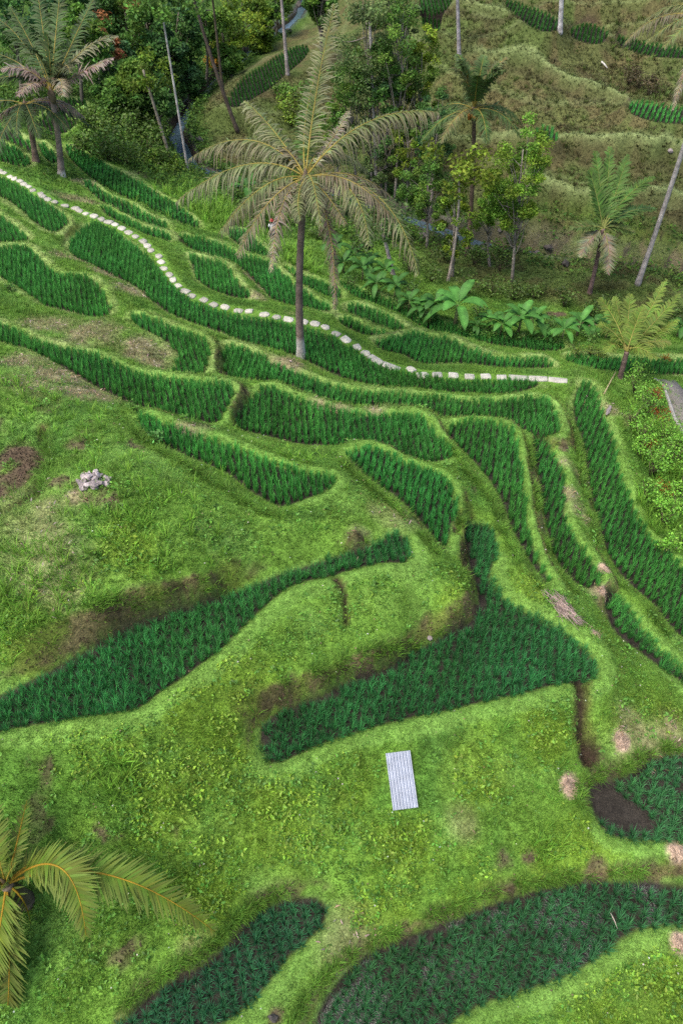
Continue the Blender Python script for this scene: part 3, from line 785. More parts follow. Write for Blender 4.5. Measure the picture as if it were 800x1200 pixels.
# ------------------------------------------------------------------ rice, one crop per paddy
RICE_LABEL = {
 'BR': 'dark rice in widely spaced clumps in the wet paddy along the bottom edge of the slope', 'BL': 'short dark rice in the small tapering paddy beside the nearest palm frond',
 'RE': 'sparse rice clumps in the paddy with the brown muddy corner', 'M': 'blue-green rice in the axe-shaped paddy just above the metal sheet',
 'LM': 'blue-green rice in the long tapering paddy under the brown bank', 'N0': 'rice in the narrow wedge paddy beside the pale rock heap', 'N1': 'rice in the small hooked paddy above the head of the axe-shaped paddy',
 'P': 'rice in the broad central paddy below the palm with the whitewashed foot', 'Q': 'rice in the long paddy sweeping in under the dry patchy bank', 'R590': 'rice in the curved paddy next to the dried frond pile',
 'R650': 'rice in the thin downward paddy right of the curved one', 'R720': 'rice in the short paddy below two straw patches', 'R740': 'rice in the long outer paddy running beside the tall weeds',
 'S': 'rice in the long wavy paddy just below the palm foot', 'S2': 'rice in the small stepped paddy cut into dry grass', 'T': 'rice in the longest paddy following the stone path on its near side',
 'A1': 'deep green rice in the round-nosed paddy behind the small bright shrub', 'A2': 'rice in the tiny corner paddy between two grass rims', 'A3': 'rice in the paddy under the first bend of the stone path',
 'U': 'rice in the leaf-shaped paddy on the far side of the path bend', 'V1': 'rice in the long paddy crossing behind the main palm trunk', 'V0': 'rice in the thinnest strip beyond the path', 'W2': 'rice in the strip second below the big far paddy by the bushes',
 'W': 'rice in the wide paddy against the bushy bank with a silver puddle', 'X': 'rice in the small paddy above the bright weeds by the person', 'Y1': 'rice in the strip just behind the main palm trunk', 'Y2': 'rice in the upper of two crescent paddies by the bananas',
 'Y3': 'rice in the lower of two crescent paddies by the bananas', 'Y4': 'dark rice in the lowest strip at the feet of the banana plants', 'Z2': 'rice in the hump-backed paddy just beyond the path end', 'ZR': 'rice in the strip behind the young yellow palm',
 'LU1': 'rice in the strip above the beginning of the stone path', 'LU2': 'rice in the second strip above the beginning of the path', 'LU3': 'rice in the sliver between two old palm trunks', 'LU4': 'rice in the paddy ringed by a pale curved rim behind the old palms',
 'BS': 'rice in the lone paddy across the stream', 'FH1': 'rice in the highest bright paddy by the white trunk', 'FH2': 'rice in the rounded paddy right of the white trunk', 'FH3': 'rice in the hill paddy under the hanging frond', 'FH4': 'rice in the hill paddy below the brown shrubs',
 'FH5': 'rice in the tiny hill paddy beside the pale green tree', 'FH6': 'rice in the upper paddy behind the tall thin trees', 'FH7': 'rice in the small paddy below the upper one behind thin trees'}
RICE_C = {'BR': (.042, .150, .050), 'BL': (.036, .140, .054), 'RE': (.046, .165, .052), 'M': (.046, .205, .056), 'LM': (.050, .225, .054), 'N0': (.070, .29, .054), 'N1': (.062, .28, .056)}
nt_ = 0
for k, (z, pw) in polyw.items():
    cyw = pw[:, 1].mean()
    near = cyw < 17
    s = 0.235 if near else (0.22 if cyw < 50 else (0.26 if cyw < 62 else 0.34))
    wet_ = k in ('BR', 'RE', 'BL')
    if wet_: s = 0.25
    ang = math.atan2(pw[:, 0].mean(), pw[:, 1].mean() + 4) * -1 + (rng.random() * .2 - .1)
    lo = pw.min(0) - 1; hi = pw.max(0) + 1; c0 = (lo + hi) / 2; R_ = np.linalg.norm(hi - lo) / 2
    n = int(R_ / s) + 2
    uu, vv = np.meshgrid(np.arange(-n, n + 1) * s, np.arange(-n, n + 1) * s)
    jt = .024 if near else .022
    uu = uu * 1.15; vv = vv * .80
    uu = uu + rng.normal(size=uu.shape) * jt; vv = vv + rng.normal(size=vv.shape) * jt
    q = np.stack([c0[0] + uu * math.cos(ang) - vv * math.sin(ang), c0[1] + uu * math.sin(ang) + vv * math.cos(ang)], 2).reshape(-1, 2)
    q = q[(q > lo).all(1) & (q < hi).all(1)]
    sd = poly_sd(q, pw)
    e = .05
    sx = poly_sd(q + [e, 0], pw) - sd; sy = poly_sd(q + [0, e], pw) - sd
    nn = np.stack([sx, sy], 1) / e
    outp = q + nn * (.55 - sd)[:, None]
    higher = zat(outp[:, 0], outp[:, 1]) > z + .35
    inset = np.where(higher, .16 if near else .04, -.05) + .10 * (NB(q[:, 0], q[:, 1], .8) - .4)
    keep = sd < -inset
    bare = NC.fbm(q[:, 0], q[:, 1], 1.2, 2)
    if k == 'RE': keep &= (bare < .62) & ~((q[:, 0] < hit(705, 940)[0] + .55) & (q[:, 1] > hit(705, 962)[1]))
    elif k == 'BR': keep &= bare < .97
    elif near: keep &= bare < .98
    q = q[keep]
    if not len(q): continue
    pos = np.stack([q[:, 0], q[:, 1], np.full(len(q), z - .01)], 1)
    col = np.array(RICE_C.get(k, (.072, .27, .052) if cyw < 70 else (.035, .12, .02)))
    vary = (.72 + .56 * NA.fbm(q[:, 0], q[:, 1], 1.6, 3))[:, None]
    cc = col * vary * (1 + [[.25, .05, -.1]] * (NB(q[:, 0], q[:, 1], 2.5) - .5)[:, None])
    h = (.29 if near else .36) * (.8 + .4 * rng.random(len(q)))
    if k in ('BR', 'RE', 'BL'): h = h * .78
    ln_ = .85 if wet_ else (.5 if near else .28)
    v, t, c = blades(pos, (56 if wet_ else 58) if near else (28 if cyw < 50 else 18), h, .06 if wet_ else .14, .013 if wet_ else .0115 if near else (.02 if cyw < 50 else .045), cc, ln_, 2, -.25)
    o = link('rice_crop', np_mesh('rice_crop', v, t, c), M_RICE)
    tag(o, RICE_LABEL[k], 'rice', 'rice growing in the paddies', 'stuff'); nt_ += len(q)
print('rice tufts', nt_, round(time.time() - T0, 1))

# ------------------------------------------------------------------ grass over the banks and rims
def scatter(n, x0, x1, y0, y1):
    return np.stack([x0 + (x1 - x0) * rng.random(n), y0 + (y1 - y0) * rng.random(n)], 1)


OFFG = sstep(.02, .1, SD) * sstep(.28, .36, DPATH) * (1 - np.clip(SOIL_SHADE * 1.05 + STR * 1.2 + DITCH + .55 * DRY, 0, 1)) * sstep(1.0, 1.8, DR)
cs_ = [hit(451, 886), hit(480, 880), hit(488, 946), hit(461, 953)]
OFFG = OFFG * (poly_sd(GP, np.array([c_[:2] for c_ in cs_])).reshape(GX.shape) > .06)
parts = []
for n, box, hgt, wd, nb in ((170000, (-17, 17, 1, 24), .075, .018, 6), (115000, (-30, 24, 24, 48), .11, .03, 6), (70000, (-38, 40, 48, 90), .13, .06, 5)):
    q = scatter(n, *box)
    dep = q[:, 1] * math.cos(PITCH) + 26 * math.sin(PITCH)
    q = q[np.abs(q[:, 0]) < dep * .467 + 3.5]
    q = q[rng.random(len(q)) < gsample(OFFG, q[:, 0], q[:, 1])]
    z = zat(q[:, 0], q[:, 1])
    col = np.stack([gsample(GC[..., i], q[:, 0], q[:, 1]) for i in range(3)], 1)
    rough = gsample(wild, q[:, 0], q[:, 1])
    h = hgt * (.6 + .8 * rng.random(len(q))) * (.7 + 1.0 * rough * NA(q[:, 0], q[:, 1], 1.2))
    parts.append(blades(np.column_stack([q, z - .01]), nb, h, hgt * 1.3, wd, col * 1.08, .9, 1, 0, .4, .3))
v, t, c = merge(parts)
o = link('grass', np_mesh('grass', v, t, c), M_GRASS)
tag(o, 'short green grass covering the rims, banks and slopes', 'grass', kind='stuff')

# long coarse grass in clumps
parts = []
for a, b, r, n, h in [(40,700,1.6,150,.5),(90,720,1.4,90,.45),(20,660,1.0,60,.4),(130,640,2.0,140,.35),(180,600,2.0,130,.32),(220,650,1.8,110,.3),(280,560,1.0,50,.3),(130,910,.6,14,.45),(150,925,.4,8,.4),(310,850,.4,14,.35),(318,885,.3,10,.3),(5,720,1.0,60,.5),(20,470,1.6,110,.35),(70,500,1.6,100,.3),(120,545,1.6,90,.3),(330,545,1.0,60,.3),(430,500,.6,24,.3),(360,540,1.4,90,.28),(640,1000,.5,20,.3),
                      (750,600,1.2,70,.5),(790,560,1.2,80,.7),(770,620,1.2,60,.5),(780,520,1.2,90,.6),(790,690,1.0,50,.4),(230,240,2.4,160,.6),(270,260,2.2,120,.6),(340,300,1.6,90,.5),(310,260,1.6,70,.6),(355,315,1.4,60,.5),(240,225,2.0,90,.6)]:
    c0 = hit(a, b)
    if c0[0] < 0 and 12 < c0[1] < 30: n = n // 3
    q = c0[:2] + rng.normal(size=(n, 2)) * r * .6
    q = q[gsample(SD, q[:, 0], q[:, 1]) > .2]
    z = zat(q[:, 0], q[:, 1])
    col = np.array([.15, .31, .035]) * (.75 + .55 * rng.random((len(q), 1)))
    parts.append(blades(np.column_stack([q, z]), 12, h * (.6 + .6 * rng.random(len(q))), .14, .02 if c0[1] < 25 else .035, col, 1.0, 2, 0, .35, .3))
q = scatter(900, -16, 16, 2, 26)
q = q[(rng.random(len(q)) < gsample(OFFG, q[:, 0], q[:, 1]) * (.25 + .75 * sstep(.45, .6, NB.fbm(q[:, 0], q[:, 1], 2.5, 3)))) & (gsample(SD, q[:, 0], q[:, 1]) > .55)]
parts.append(blades(np.column_stack([q, zat(q[:, 0], q[:, 1])]), 22, .12 + .16 * rng.random(len(q)), .2, .014, np.array([.115, .27, .035]) * (.65 + .6 * rng.random((len(q), 1))), 1.1, 2, 0, .35, .3))
v, t, c = merge(parts)
o = link('tall_grass', np_mesh('tall_grass', v, t, c), M_GRASS)
tag(o, 'long coarse arching grass in loose clumps over the mounds', 'grass', kind='stuff')


q = scatter(16000, 0, 42, 48, 96)
q = q[rng.random(len(q)) < gsample(FARM, q[:, 0], q[:, 1]) * (gsample(SD, q[:, 0], q[:, 1]) > .3) * (.05 + .3 * sstep(.48, .62, NB.fbm(q[:, 0], q[:, 1], 3.0, 3)))]
hc_ = np.where(rng.random((len(q), 1)) < .45, [[.095, .145, .03]], [[.105, .10, .042]]) * (.55 + .7 * rng.random((len(q), 1)))
v, t, c = blades(np.column_stack([q, zat(q[:, 0], q[:, 1])]), 16, (.16 + .22 * rng.random(len(q)) ** 2), .3, .045, hc_, .9, 2, 0, .4, .3)
tag(link('hill_tussocks', np_mesh('hill_tussocks', v, t, c), M_GRASS), 'rough brown and green tussocks over the far terraced hillside', 'grass', kind='stuff')

# ------------------------------------------------------------------ leafy weeds
def leaves(ctr, size, col, tilt=.6, elong=1.8, cv=.3, up_bias=1.0):
    """one folded leaf (two triangles pairs) per centre"""
    N = len(ctr)
    az = rng.random(N) * 2 * PI
    nrm = np.stack([rng.normal(size=N) * tilt, rng.normal(size=N) * tilt, np.full(N, up_bias)], 1)
    nrm /= np.linalg.norm(nrm, axis=1)[:, None]
    d = np.stack([np.cos(az), np.sin(az), np.zeros(N)], 1)
    d -= nrm * (d * nrm).sum(1)[:, None]; d /= np.linalg.norm(d, axis=1)[:, None] + 1e-9
    s = np.cross(nrm, d)
    L = (np.broadcast_to(size, (N,)) * (.6 + .8 * rng.random(N)))[:, None]; W = L / elong
    a = ctr - d * L * .5; b = ctr + d * L * .5 - nrm * L * .12
    m1 = ctr + s * W * .5 + nrm * W * .18; m2 = ctr - s * W * .5 + nrm * W * .18
    v = np.stack([a, m1, b, m2], 1).reshape(-1, 3)
    o = (np.arange(N) * 4)[:, None]
    t = np.concatenate([o + [0, 1, 2], o + [0, 2, 3]])
    c = col * (1 + cv * (rng.random((N, 1)) * 2 - 1)) * (1 + .12 * (rng.random((N, 3)) * 2 - 1))
    return v, t, np.repeat(c, 4, 0)


parts = []
for cnt, thr, nl, sz, sprd in ((40000, .04, 7, .075, .07), (10000, .035, 8, .12, .10)):
    q = scatter(cnt, -17, 17, 2, 26)
    clump = sstep(.5, .64, NC.fbm(q[:, 0], q[:, 1], 1.5, 3))
    w = np.clip(gsample(YEL, q[:, 0], q[:, 1]) * 1.1 * (.5 + .5 * clump) + thr + .22 * clump, 0, 1) * gsample(OFFG, q[:, 0], q[:, 1]) * (gsample(SD, q[:, 0], q[:, 1]) > .5)
    q = q[rng.random(len(q)) < w]
    p = np.repeat(np.column_stack([q, zat(q[:, 0], q[:, 1])]), nl, 0)
    p = p + np.column_stack([rng.normal(size=(len(p), 2)) * sprd, .03 + (.10 if sz < .1 else .16) * rng.random(len(p))])
    yl = gsample(YEL, q[:, 0], q[:, 1])[:, None] > rng.random((len(q), 1)) * .8
    col = np.repeat(np.where(yl, [[.20, .34, .035]], [[.115, .27, .038]]) * (.65 + .6 * rng.random((len(q), 1))), nl, 0)
    parts.append(leaves(p, sz, col))
q = scatter(900000, -26, 16, 1, 40)
sl_ = gsample(SLOPE, q[:, 0], q[:, 1]); sdq = gsample(SD, q[:, 0], q[:, 1])
q = q[rng.random(len(q)) < np.clip((sl_ - .7) / 3.5, 0, 1) * (sdq > -.04) * (gsample(DITCH, q[:, 0], q[:, 1]) < .2) * .55]
p = np.repeat(np.column_stack([q, zat(q[:, 0], q[:, 1])]), 3, 0) + np.column_stack([rng.normal(size=(len(q) * 3, 2)) * .04, .06 * rng.random(len(q) * 3)])
u_ = NB.fbm(q[:, 0], q[:, 1], .7, 3)[:, None] + .10 * rng.normal(size=(len(q), 1))
col = np.where(u_ < .45, [[.115, .082, .05]], np.where(u_ < .53, [[.17, .15, .055]], [[.10, .19, .03]])) * (.5 + .9 * rng.random((len(q), 1)))
parts.append(leaves(p, .062, np.repeat(col, 3, 0), .8, 2.2, .3, .35))
# grass hanging over the brinks
gp = []
for zc, pts in BRINKS:
    wl = np.array([unproj(a, b, zc)[:2] for a, b in pts])
    ln = np.concatenate([[0], np.cumsum(np.linalg.norm(np.diff(wl, axis=0), axis=1))])
    u_ = rng.random(int(ln[-1] * 42)) * ln[-1]
    xy = np.stack([np.interp(u_, ln, wl[:, 0]), np.interp(u_, ln, wl[:, 1])], 1) + rng.normal(size=(len(u_), 2)) * .07
    xy = xy[(gsample(SD, xy[:, 0], xy[:, 1]) > .02) & (NC.fbm(xy[:, 0], xy[:, 1], .9, 2) > .42)]
    gp.append(np.column_stack([xy, zat(xy[:, 0], xy[:, 1])]))
gp = np.concatenate(gp)
BRINKGRASS = blades(gp, 14, .10 + .12 * rng.random(len(gp)), .16, .014, np.array([.12, .25, .032]) * (.6 + .6 * rng.random((len(gp), 1))), 1.4, 2, 0, .35, .3)
tag(link('hanging_grass', np_mesh('hanging_grass', *BRINKGRASS), M_GRASS), 'ragged grass hanging over the brinks of the cut banks', 'grass', kind='stuff')
# a few pale flower heads and dead leaf flecks
q = scatter(2600, -16, 16, 2, 24)
q = q[rng.random(len(q)) < gsample(OFFG, q[:, 0], q[:, 1]) * .35]
p = np.column_stack([q, zat(q[:, 0], q[:, 1]) + .12])
parts.append(leaves(p, .05, np.where(rng.random((len(q), 1)) < .4, [[.5, .5, .42]], [[.22, .16, .09]]), .3, 1.2))
v, t, c = merge(parts)
o = link('leafy_weeds', np_mesh('leafy_weeds', v, t, c), M_WEED)
tag(o, 'low yellow-green leafy weeds mixed through the near grass', 'weeds', kind='stuff')
q = scatter(60000, -32, 18, 2, 56)
q = q[rng.random(len(q)) < gsample(DRY, q[:, 0], q[:, 1]) ** 1.3 * .9]
p = np.column_stack([q, zat(q[:, 0], q[:, 1]) + .05 + .05 * rng.random(len(q))])
v, t, c = leaves(p, .17, np.where(rng.random((len(q), 1)) < .5, [[.40, .31, .27]], [[.28, .21, .12]]), .35, 4.5, .4)
tag(link('plant_litter', np_mesh('plant_litter', v, t, c), M_WEED), 'dry pinkish-brown cut stalks littering the bare patches of the terraces', 'plant litter', kind='stuff')
q = scatter(160000, -20, 16, 1, 32)
q = q[rng.random(len(q)) < np.clip(gsample(np.maximum(SOIL_SHADE, DITCH * .8), q[:, 0], q[:, 1]) * 1.2 - .2, 0, 1) * (gsample(SD, q[:, 0], q[:, 1]) > 0)]
p = np.column_stack([q, zat(q[:, 0], q[:, 1]) + .01 + .03 * rng.random(len(q))])
v, t, c = leaves(p, .065, np.array([.088, .064, .042]) * (.35 + 1.1 * rng.random((len(q), 1))), .9, 1.4, .3, .6)
tag(link('soil_clods', np_mesh('soil_clods', v, t, c), M_STRAW), 'crumbled brown clods on the bare earth of the banks', 'soil clods', kind='stuff')
print('grass', round(time.time() - T0, 1))
# ------------------------------------------------------------------ the stone path
def slab_mesh(name, outline, th, col, dome=.0, seed=0):
    """flat stone: bevelled prism over an outline"""
    o = np.asarray(outline, float); n = len(o); c = o.mean(0)
    r2 = np.random.default_rng(seed)
    jz = r2.normal(size=n) * .006
    lay = [(1.0, 0), (1.0, th * .7), (.93, th)]
    v = []
    for s, z in lay:
        q = c + (o - c) * s
        v.append(np.column_stack([q, np.full(n, float(z)) + (jz if z > 0 else 0)]))
    v.append(np.array([[c[0], c[1], th + dome]]))
    v = np.concatenate(v); q = []; t = []
    for l in range(2):
        for i in range(n):
            j = (i + 1) % n
            q.append((l * n + i, l * n + j, (l + 1) * n + j, (l + 1) * n + i))
    for i in range(n): t.append((2 * n + i, 2 * n + (i + 1) % n, 3 * n))
    return np_mesh(name, v, t, np.broadcast_to(col, (len(v), 3)), False, q)


stone_me = []
for k in range(9):
    o = np.array([(-.26, -.17), (0, -.21), (.25, -.18), (.29, 0), (.26, .17), (.02, .21), (-.24, .18), (-.29, .01)]) * (.82 + .3 * rng.random((8, 1))) + rng.normal(size=(8, 2)) * .014
    me = slab_mesh('stepping_stone', o, .09, np.array([.44, .42, .35]) * (.65 + .5 * rng.random()), .01, k)
    me.materials.append(M_STONE); stone_me.append(me)
sq_me = []
for k in range(4):
    o = np.array([(-.25, -.19), (-.05, -.20), (.22, -.19), (.25, -.16), (.24, .17), (.20, .20), (-.22, .19), (-.25, .15)]) + rng.normal(size=(8, 2)) * .012
    me = slab_mesh('path_slab', o, .08, np.array([.40, .385, .33]) * (.85 + .3 * rng.random()), 0, 40 + k); me.materials.append(M_STONE); sq_me.append(me)
lg_me = []
for k in range(2):
    o = np.array([(-.46, -.19), (0, -.2), (.46, -.18), (.47, .16), (.1, .2), (-.45, .19)]) + rng.normal(size=(6, 2)) * .015
    me = slab_mesh('path_slab', o, .08, np.array([.38, .365, .31]), 0, 60 + k); me.materials.append(M_STONE); lg_me.append(me)
seg = np.linalg.norm(np.diff(PATHW[:, :2], axis=0), axis=1); acc = np.concatenate([[0], np.cumsum(seg)])
pxs = np.array([p[0] for p in PATHPX], float)
s = 0.6
while s < acc[-1]:
    x = np.interp(s, acc, PATHW[:, 0]); y = np.interp(s, acc, PATHW[:, 1]); px = np.interp(s, acc, pxs)
    x2 = np.interp(s + .2, acc, PATHW[:, 0]); y2 = np.interp(s + .2, acc, PATHW[:, 1])
    az = math.atan2(y2 - y, x2 - x)
    if px > 597: me, step, lab, grp, nm = lg_me[int(rng.integers(2))], .97, 'cream concrete slab laid end to end with others where the path finishes', 'concrete slabs at the far end of the path', 'path_slab'
    elif px > 495: me, step, lab, grp, nm = sq_me[int(rng.integers(4))], .80, 'squarish cream paving slab with grass gaps on the straight stretch of path', 'square slabs on the straight stretch of path', 'path_slab'
    elif 440 < px < 480: me, step, lab, grp, nm = lg_me[int(rng.integers(2))], .98, 'long pale slab butted to its neighbours midway along the path', 'long slabs midway along the path', 'path_slab'
    elif px < 130: me, step, lab, grp, nm = stone_me[int(rng.integers(9))], .62, 'pale rough stone set almost touching others where the path enters at the left', 'close-set stones at the start of the path', 'stepping_stone'
    else: me, step, lab, grp, nm = stone_me[int(rng.integers(9))], .74, 'irregular pale stepping stone on the grassy curving middle of the path', 'stepping stones on the curving middle of the path', 'stepping_stone'
    o = link(nm, me)
    k = .9 + .25 * rng.random()
    w_ = 0 if nm == 'path_slab' else .07
    o.location = (x + rng.normal() * w_ * .7, y + rng.normal() * w_ * .7, zat(x, y) - .02)
    o.rotation_euler = (rng.normal() * .03, rng.normal() * .03, az + rng.normal() * (.03 if nm == 'path_slab' else .17))
    if nm != 'path_slab': o.scale = (k * .94, k * 1.0, 1)
    tag(o, lab, 'paving stone', grp)
    s += step * (1 if nm == 'path_slab' else .9 + .25 * rng.random())

# concrete track at the right edge, with its kerb
tr = [hit(*p) for p in ((776,446),(786,458),(793,474),(800,492),(812,515),(830,545))]
tr = np.array(tr); mb = MB(); n = len(tr)
t_ = np.gradient(tr[:, :2], axis=0); t_ /= np.linalg.norm(t_, axis=1)[:, None]; nr = np.stack([-t_[:, 1], t_[:, 0]], 1)
for a, b, z0, z1, c in ((-.62, .40, .02, .05, (.17, .155, .14)), (.403, .50, .0, .13, (.30, .29, .27))):
    v = []
    for i in range(n):
        for o_, z_ in ((a, z0 - .4), (a, z1), (b, z1), (b, z0 - .4)):
            q_ = tr[i, :2] - nr[i] * o_
            v.append((q_[0], q_[1], max(tr[i, 2], zat(*q_)) + z_ + .02))
    q = []
    for i in range(n - 1):
        for j in range(3): q.append((i * 4 + j, i * 4 + j + 1, (i + 1) * 4 + j + 1, (i + 1) * 4 + j))
    mb.add(v, None, q, c)
tag(mb.build('track', M_STONE), 'grey concrete track with a pale kerb at the right edge', 'path', kind='structure')

# ------------------------------------------------------------------ corrugated sheet
cs = [hit(451, 886), hit(480, 880), hit(488, 946), hit(461, 953)]
p0 = (cs[0] + cs[1]) / 2; p1 = (cs[2] + cs[3]) / 2; Lw = np.linalg.norm(p1 - p0); Wd = (np.linalg.norm((cs[1] - cs[0])[:2]) + np.linalg.norm((cs[3] - cs[2])[:2])) / 2
mb = MB(); nu, nv = 91, 7; v = []
for i in range(nv):
    for j in range(nu):
        a = j / (nu - 1) * 8 * 2 * PI
        v.append(((j / (nu - 1) - .5) * Wd, (i / (nv - 1) - .5) * Lw, .03 + .024 * math.sin(a) + .004 * math.sin(i * 1.3)))
q = [(i * nu + j, i * nu + j + 1, (i + 1) * nu + j + 1, (i + 1) * nu + j) for i in range(nv - 1) for j in range(nu - 1)]
mb.add(v, None, q, (.34, .37, .43))
v2 = [(a, b, c - .014) for a, b, c in v]
mb.add(v2, None, [tuple(reversed(x)) for x in q], (.40, .42, .45))
sh = mb.build('corrugated_sheet', M_ZINC, smooth=True)
cc = np.mean(cs, 0)
dx = p1 - p0; yaw = math.atan2(-dx[0], dx[1]) + PI
gz = [zat(cc[0] + a * .35, cc[1] + b * .8) for a in (-1, 0, 1) for b in (-1, 0, 1)]
slope_y = (zat(p1[0], p1[1]) - zat(p0[0], p0[1])) / Lw
sh.location = (cc[0], cc[1], np.mean(gz) + .10)
sh.rotation_euler = (math.atan(slope_y) * -1, 0, yaw)
tag(sh, 'pale corrugated metal sheet lying on the grass slope', 'metal sheet')


# ------------------------------------------------------------------ rocks
def rock_mesh(seed, col):
    bm = bmesh.new(); bmesh.ops.create_icosphere(bm, subdivisions=2, radius=1)
    r2 = np.random.default_rng(seed); d = r2.normal(size=(6, 3)); d /= np.linalg.norm(d, axis=1)[:, None]
    for v_ in bm.verts:
        p = np.array(v_.co)
        for k in d:
            m = p @ k
            if m > .62: p -= k * (m - .62) * .9
        v_.co = p * (1 + .12 * r2.normal()) * [1, .8, .6]
    me = bpy.data.meshes.new('rock'); bm.to_mesh(me); bm.free()
    a = me.attributes.new('Col', 'FLOAT_COLOR', 'POINT')
    a.data.foreach_set('color', np.tile(np.append(col, 1), len(me.vertices)).astype(np.float32))
    me.materials.append(M_STONE)
    return me


white = [rock_mesh(i, np.array([.42, .36, .35]) * (.55 + .6 * rng.random())) for i in range(6)]
dark = [rock_mesh(20 + i, np.array([.10, .09, .08]) * (.7 + .6 * rng.random())) for i in range(4)]


def rock(me, p, r, label, grp=None, sink=.3):
    o = link('rock', me); o.location = (p[0], p[1], p[2] + r * (.6 - sink)); o.scale = (r, r, r)
    o.rotation_euler = (rng.normal() * .3, rng.normal() * .3, rng.random() * 6.28)
    return tag(o, label, 'rock', grp)


c0 = hit(111, 565)
for k in range(58):
    a = rng.random() * 2 * PI; d = rng.random() ** .7
    x, y = c0[0] + math.cos(a) * d * .53, c0[1] + math.sin(a) * d * .40
    rock(white[k % 6], (x, y, zat(x, y) + .26 * (1 - d) * (k % 3) / 2), .085 + .07 * rng.random(), 'pale pinkish rock heaped with others on the grassy mound', 'pale rocks heaped on the mound', .1)
rock(white[0], hit(503, 748), .13, 'single pale rock on the bank above the axe-shaped paddy')
rock(white[2], hit(712, 482), .2, 'pale flat rock between the outer paddy rim and the tall weeds').scale = (.45, .16, .12)
rock(white[3], hit(543, 747), .05, 'tiny pale pebble at the inner foot of the axe-shaped paddy')
rock(dark[0], hit(320, 1193), .16, 'dark stone beside the grass rim at the bottom edge')
rock(white[1], hit(785, 178), .3, 'pale boulder on the far terraced hillside near the right edge')
# stones of the stream bed
for i in range(44):
    t = .25 + .7 * rng.random(); f = t * (len(RIVER) - 1); k = int(f)
    k = min(k, len(RIVER) - 2)
    p = RIVER[k] * (1 - f + k) + RIVER[k + 1] * (f - k) + rng.normal(size=2) * 1.3
    rock(dark[i % 4], (p[0], p[1], zat(*p)), .25 + .45 * rng.random(), 'dark boulder in the bed of the shaded stream', 'boulders along the stream bed')

# ------------------------------------------------------------------ dried frond pile, straw, sticks
def sticks(c, n, rx, ry, yaw, ln, r, col, up=.12):
    mb = MB()
    for i in range(n):
        a = rng.normal(size=2) * .45; x = a[0] * rx; y = a[1] * ry
        th = yaw + rng.normal() * .35; l = ln * (.5 + rng.random())
        px_, py_ = x * math.cos(yaw) - y * math.sin(yaw), x * math.sin(yaw) + y * math.cos(yaw)
        d = np.array([math.cos(th), math.sin(th)]) * l / 2
        a_ = np.array([c[0] + px_ - d[0], c[1] + py_ - d[1]]); b_ = np.array([c[0] + px_ + d[0], c[1] + py_ + d[1]])
        z = up * rng.random()
        cc_ = np.array(col) * (.6 + .8 * rng.random())
        mb.tube([(a_[0], a_[1], zat(*a_) + z + .02), ((a_[0] + b_[0]) / 2, (a_[1] + b_[1]) / 2, zat(*((a_ + b_) / 2)) + z + .04), (b_[0], b_[1], zat(*b_) + z + .02)], [r, r * .9, r * .4], 4, cc_)
    return mb


c0 = hit(663, 716); c1 = hit(681, 733); yaw = math.atan2(c1[1] - c0[1], c1[0] - c0[0])
o = sticks(c0, 170, .62, .34, yaw, .6, .012, (.30, .23, .20), .16).build('dried_frond_pile', M_STRAW)
tag(o, 'heap of dry grey-brown palm fronds on the rim beside the curved paddy', 'brush heap')
for (a, b, r, n, lab) in ((668, 922, .34, 130, 'pale pink straw scattered beside the muddy corner paddy'), (728, 868, .3, 120, 'round patch of pale straw above the muddy corner paddy'), (793, 998, .22, 60, 'small straw patch on the rim below the sparse paddy'), (796, 1105, .22, 60, 'small straw patch at the right end of the bottom paddy'), (708, 668, .2, 50, 'straw tuft on the rim near the head of the short paddy'), (706, 692, .2, 50, 'straw tuft lying on the strip between two narrow paddies'), (699, 743, .2, 50, 'straw patch just below the dried frond pile')):
    c0 = hit(a, b)
    o = sticks(c0, n, r * .8, r * .8, rng.random() * 3, .2, .006, (.42, .31, .23), .04).build('straw', M_STRAW)
    tag(o, lab, 'straw', kind='stuff')


def stick(pa, pb, r, lab, col=(.35, .3, .24), nm='stick', za=.05, zb=.05):
    a = hit(*pa); b = hit(*pb); mb = MB()
    m = (a + b) / 2 + [0, 0, .04]
    mb.tube([a + [0, 0, za], m + [0, 0, (za + zb) / 2], b + [0, 0, zb]], [r, r * .85, r * .6], 5, col)
    return tag(mb.build(nm, M_BARK), lab, 'stick')


stick((711, 1074), (719, 1092), .014, 'thin bare stick lying among the rice of the bottom paddy', za=.36, zb=.34)
stick((704, 73), (711, 81), .10, 'bleached branch lying on the far hillside', (.5, .48, .44))
stick((303, 247), (322, 258), .10, 'fallen grey branch across the dark gully by the person', (.22, .19, .16))
stick((707, 462), (717, 447), .04, 'leaning cut branch by the foot of the young yellow palm', (.3, .26, .14), za=.02, zb=.6)


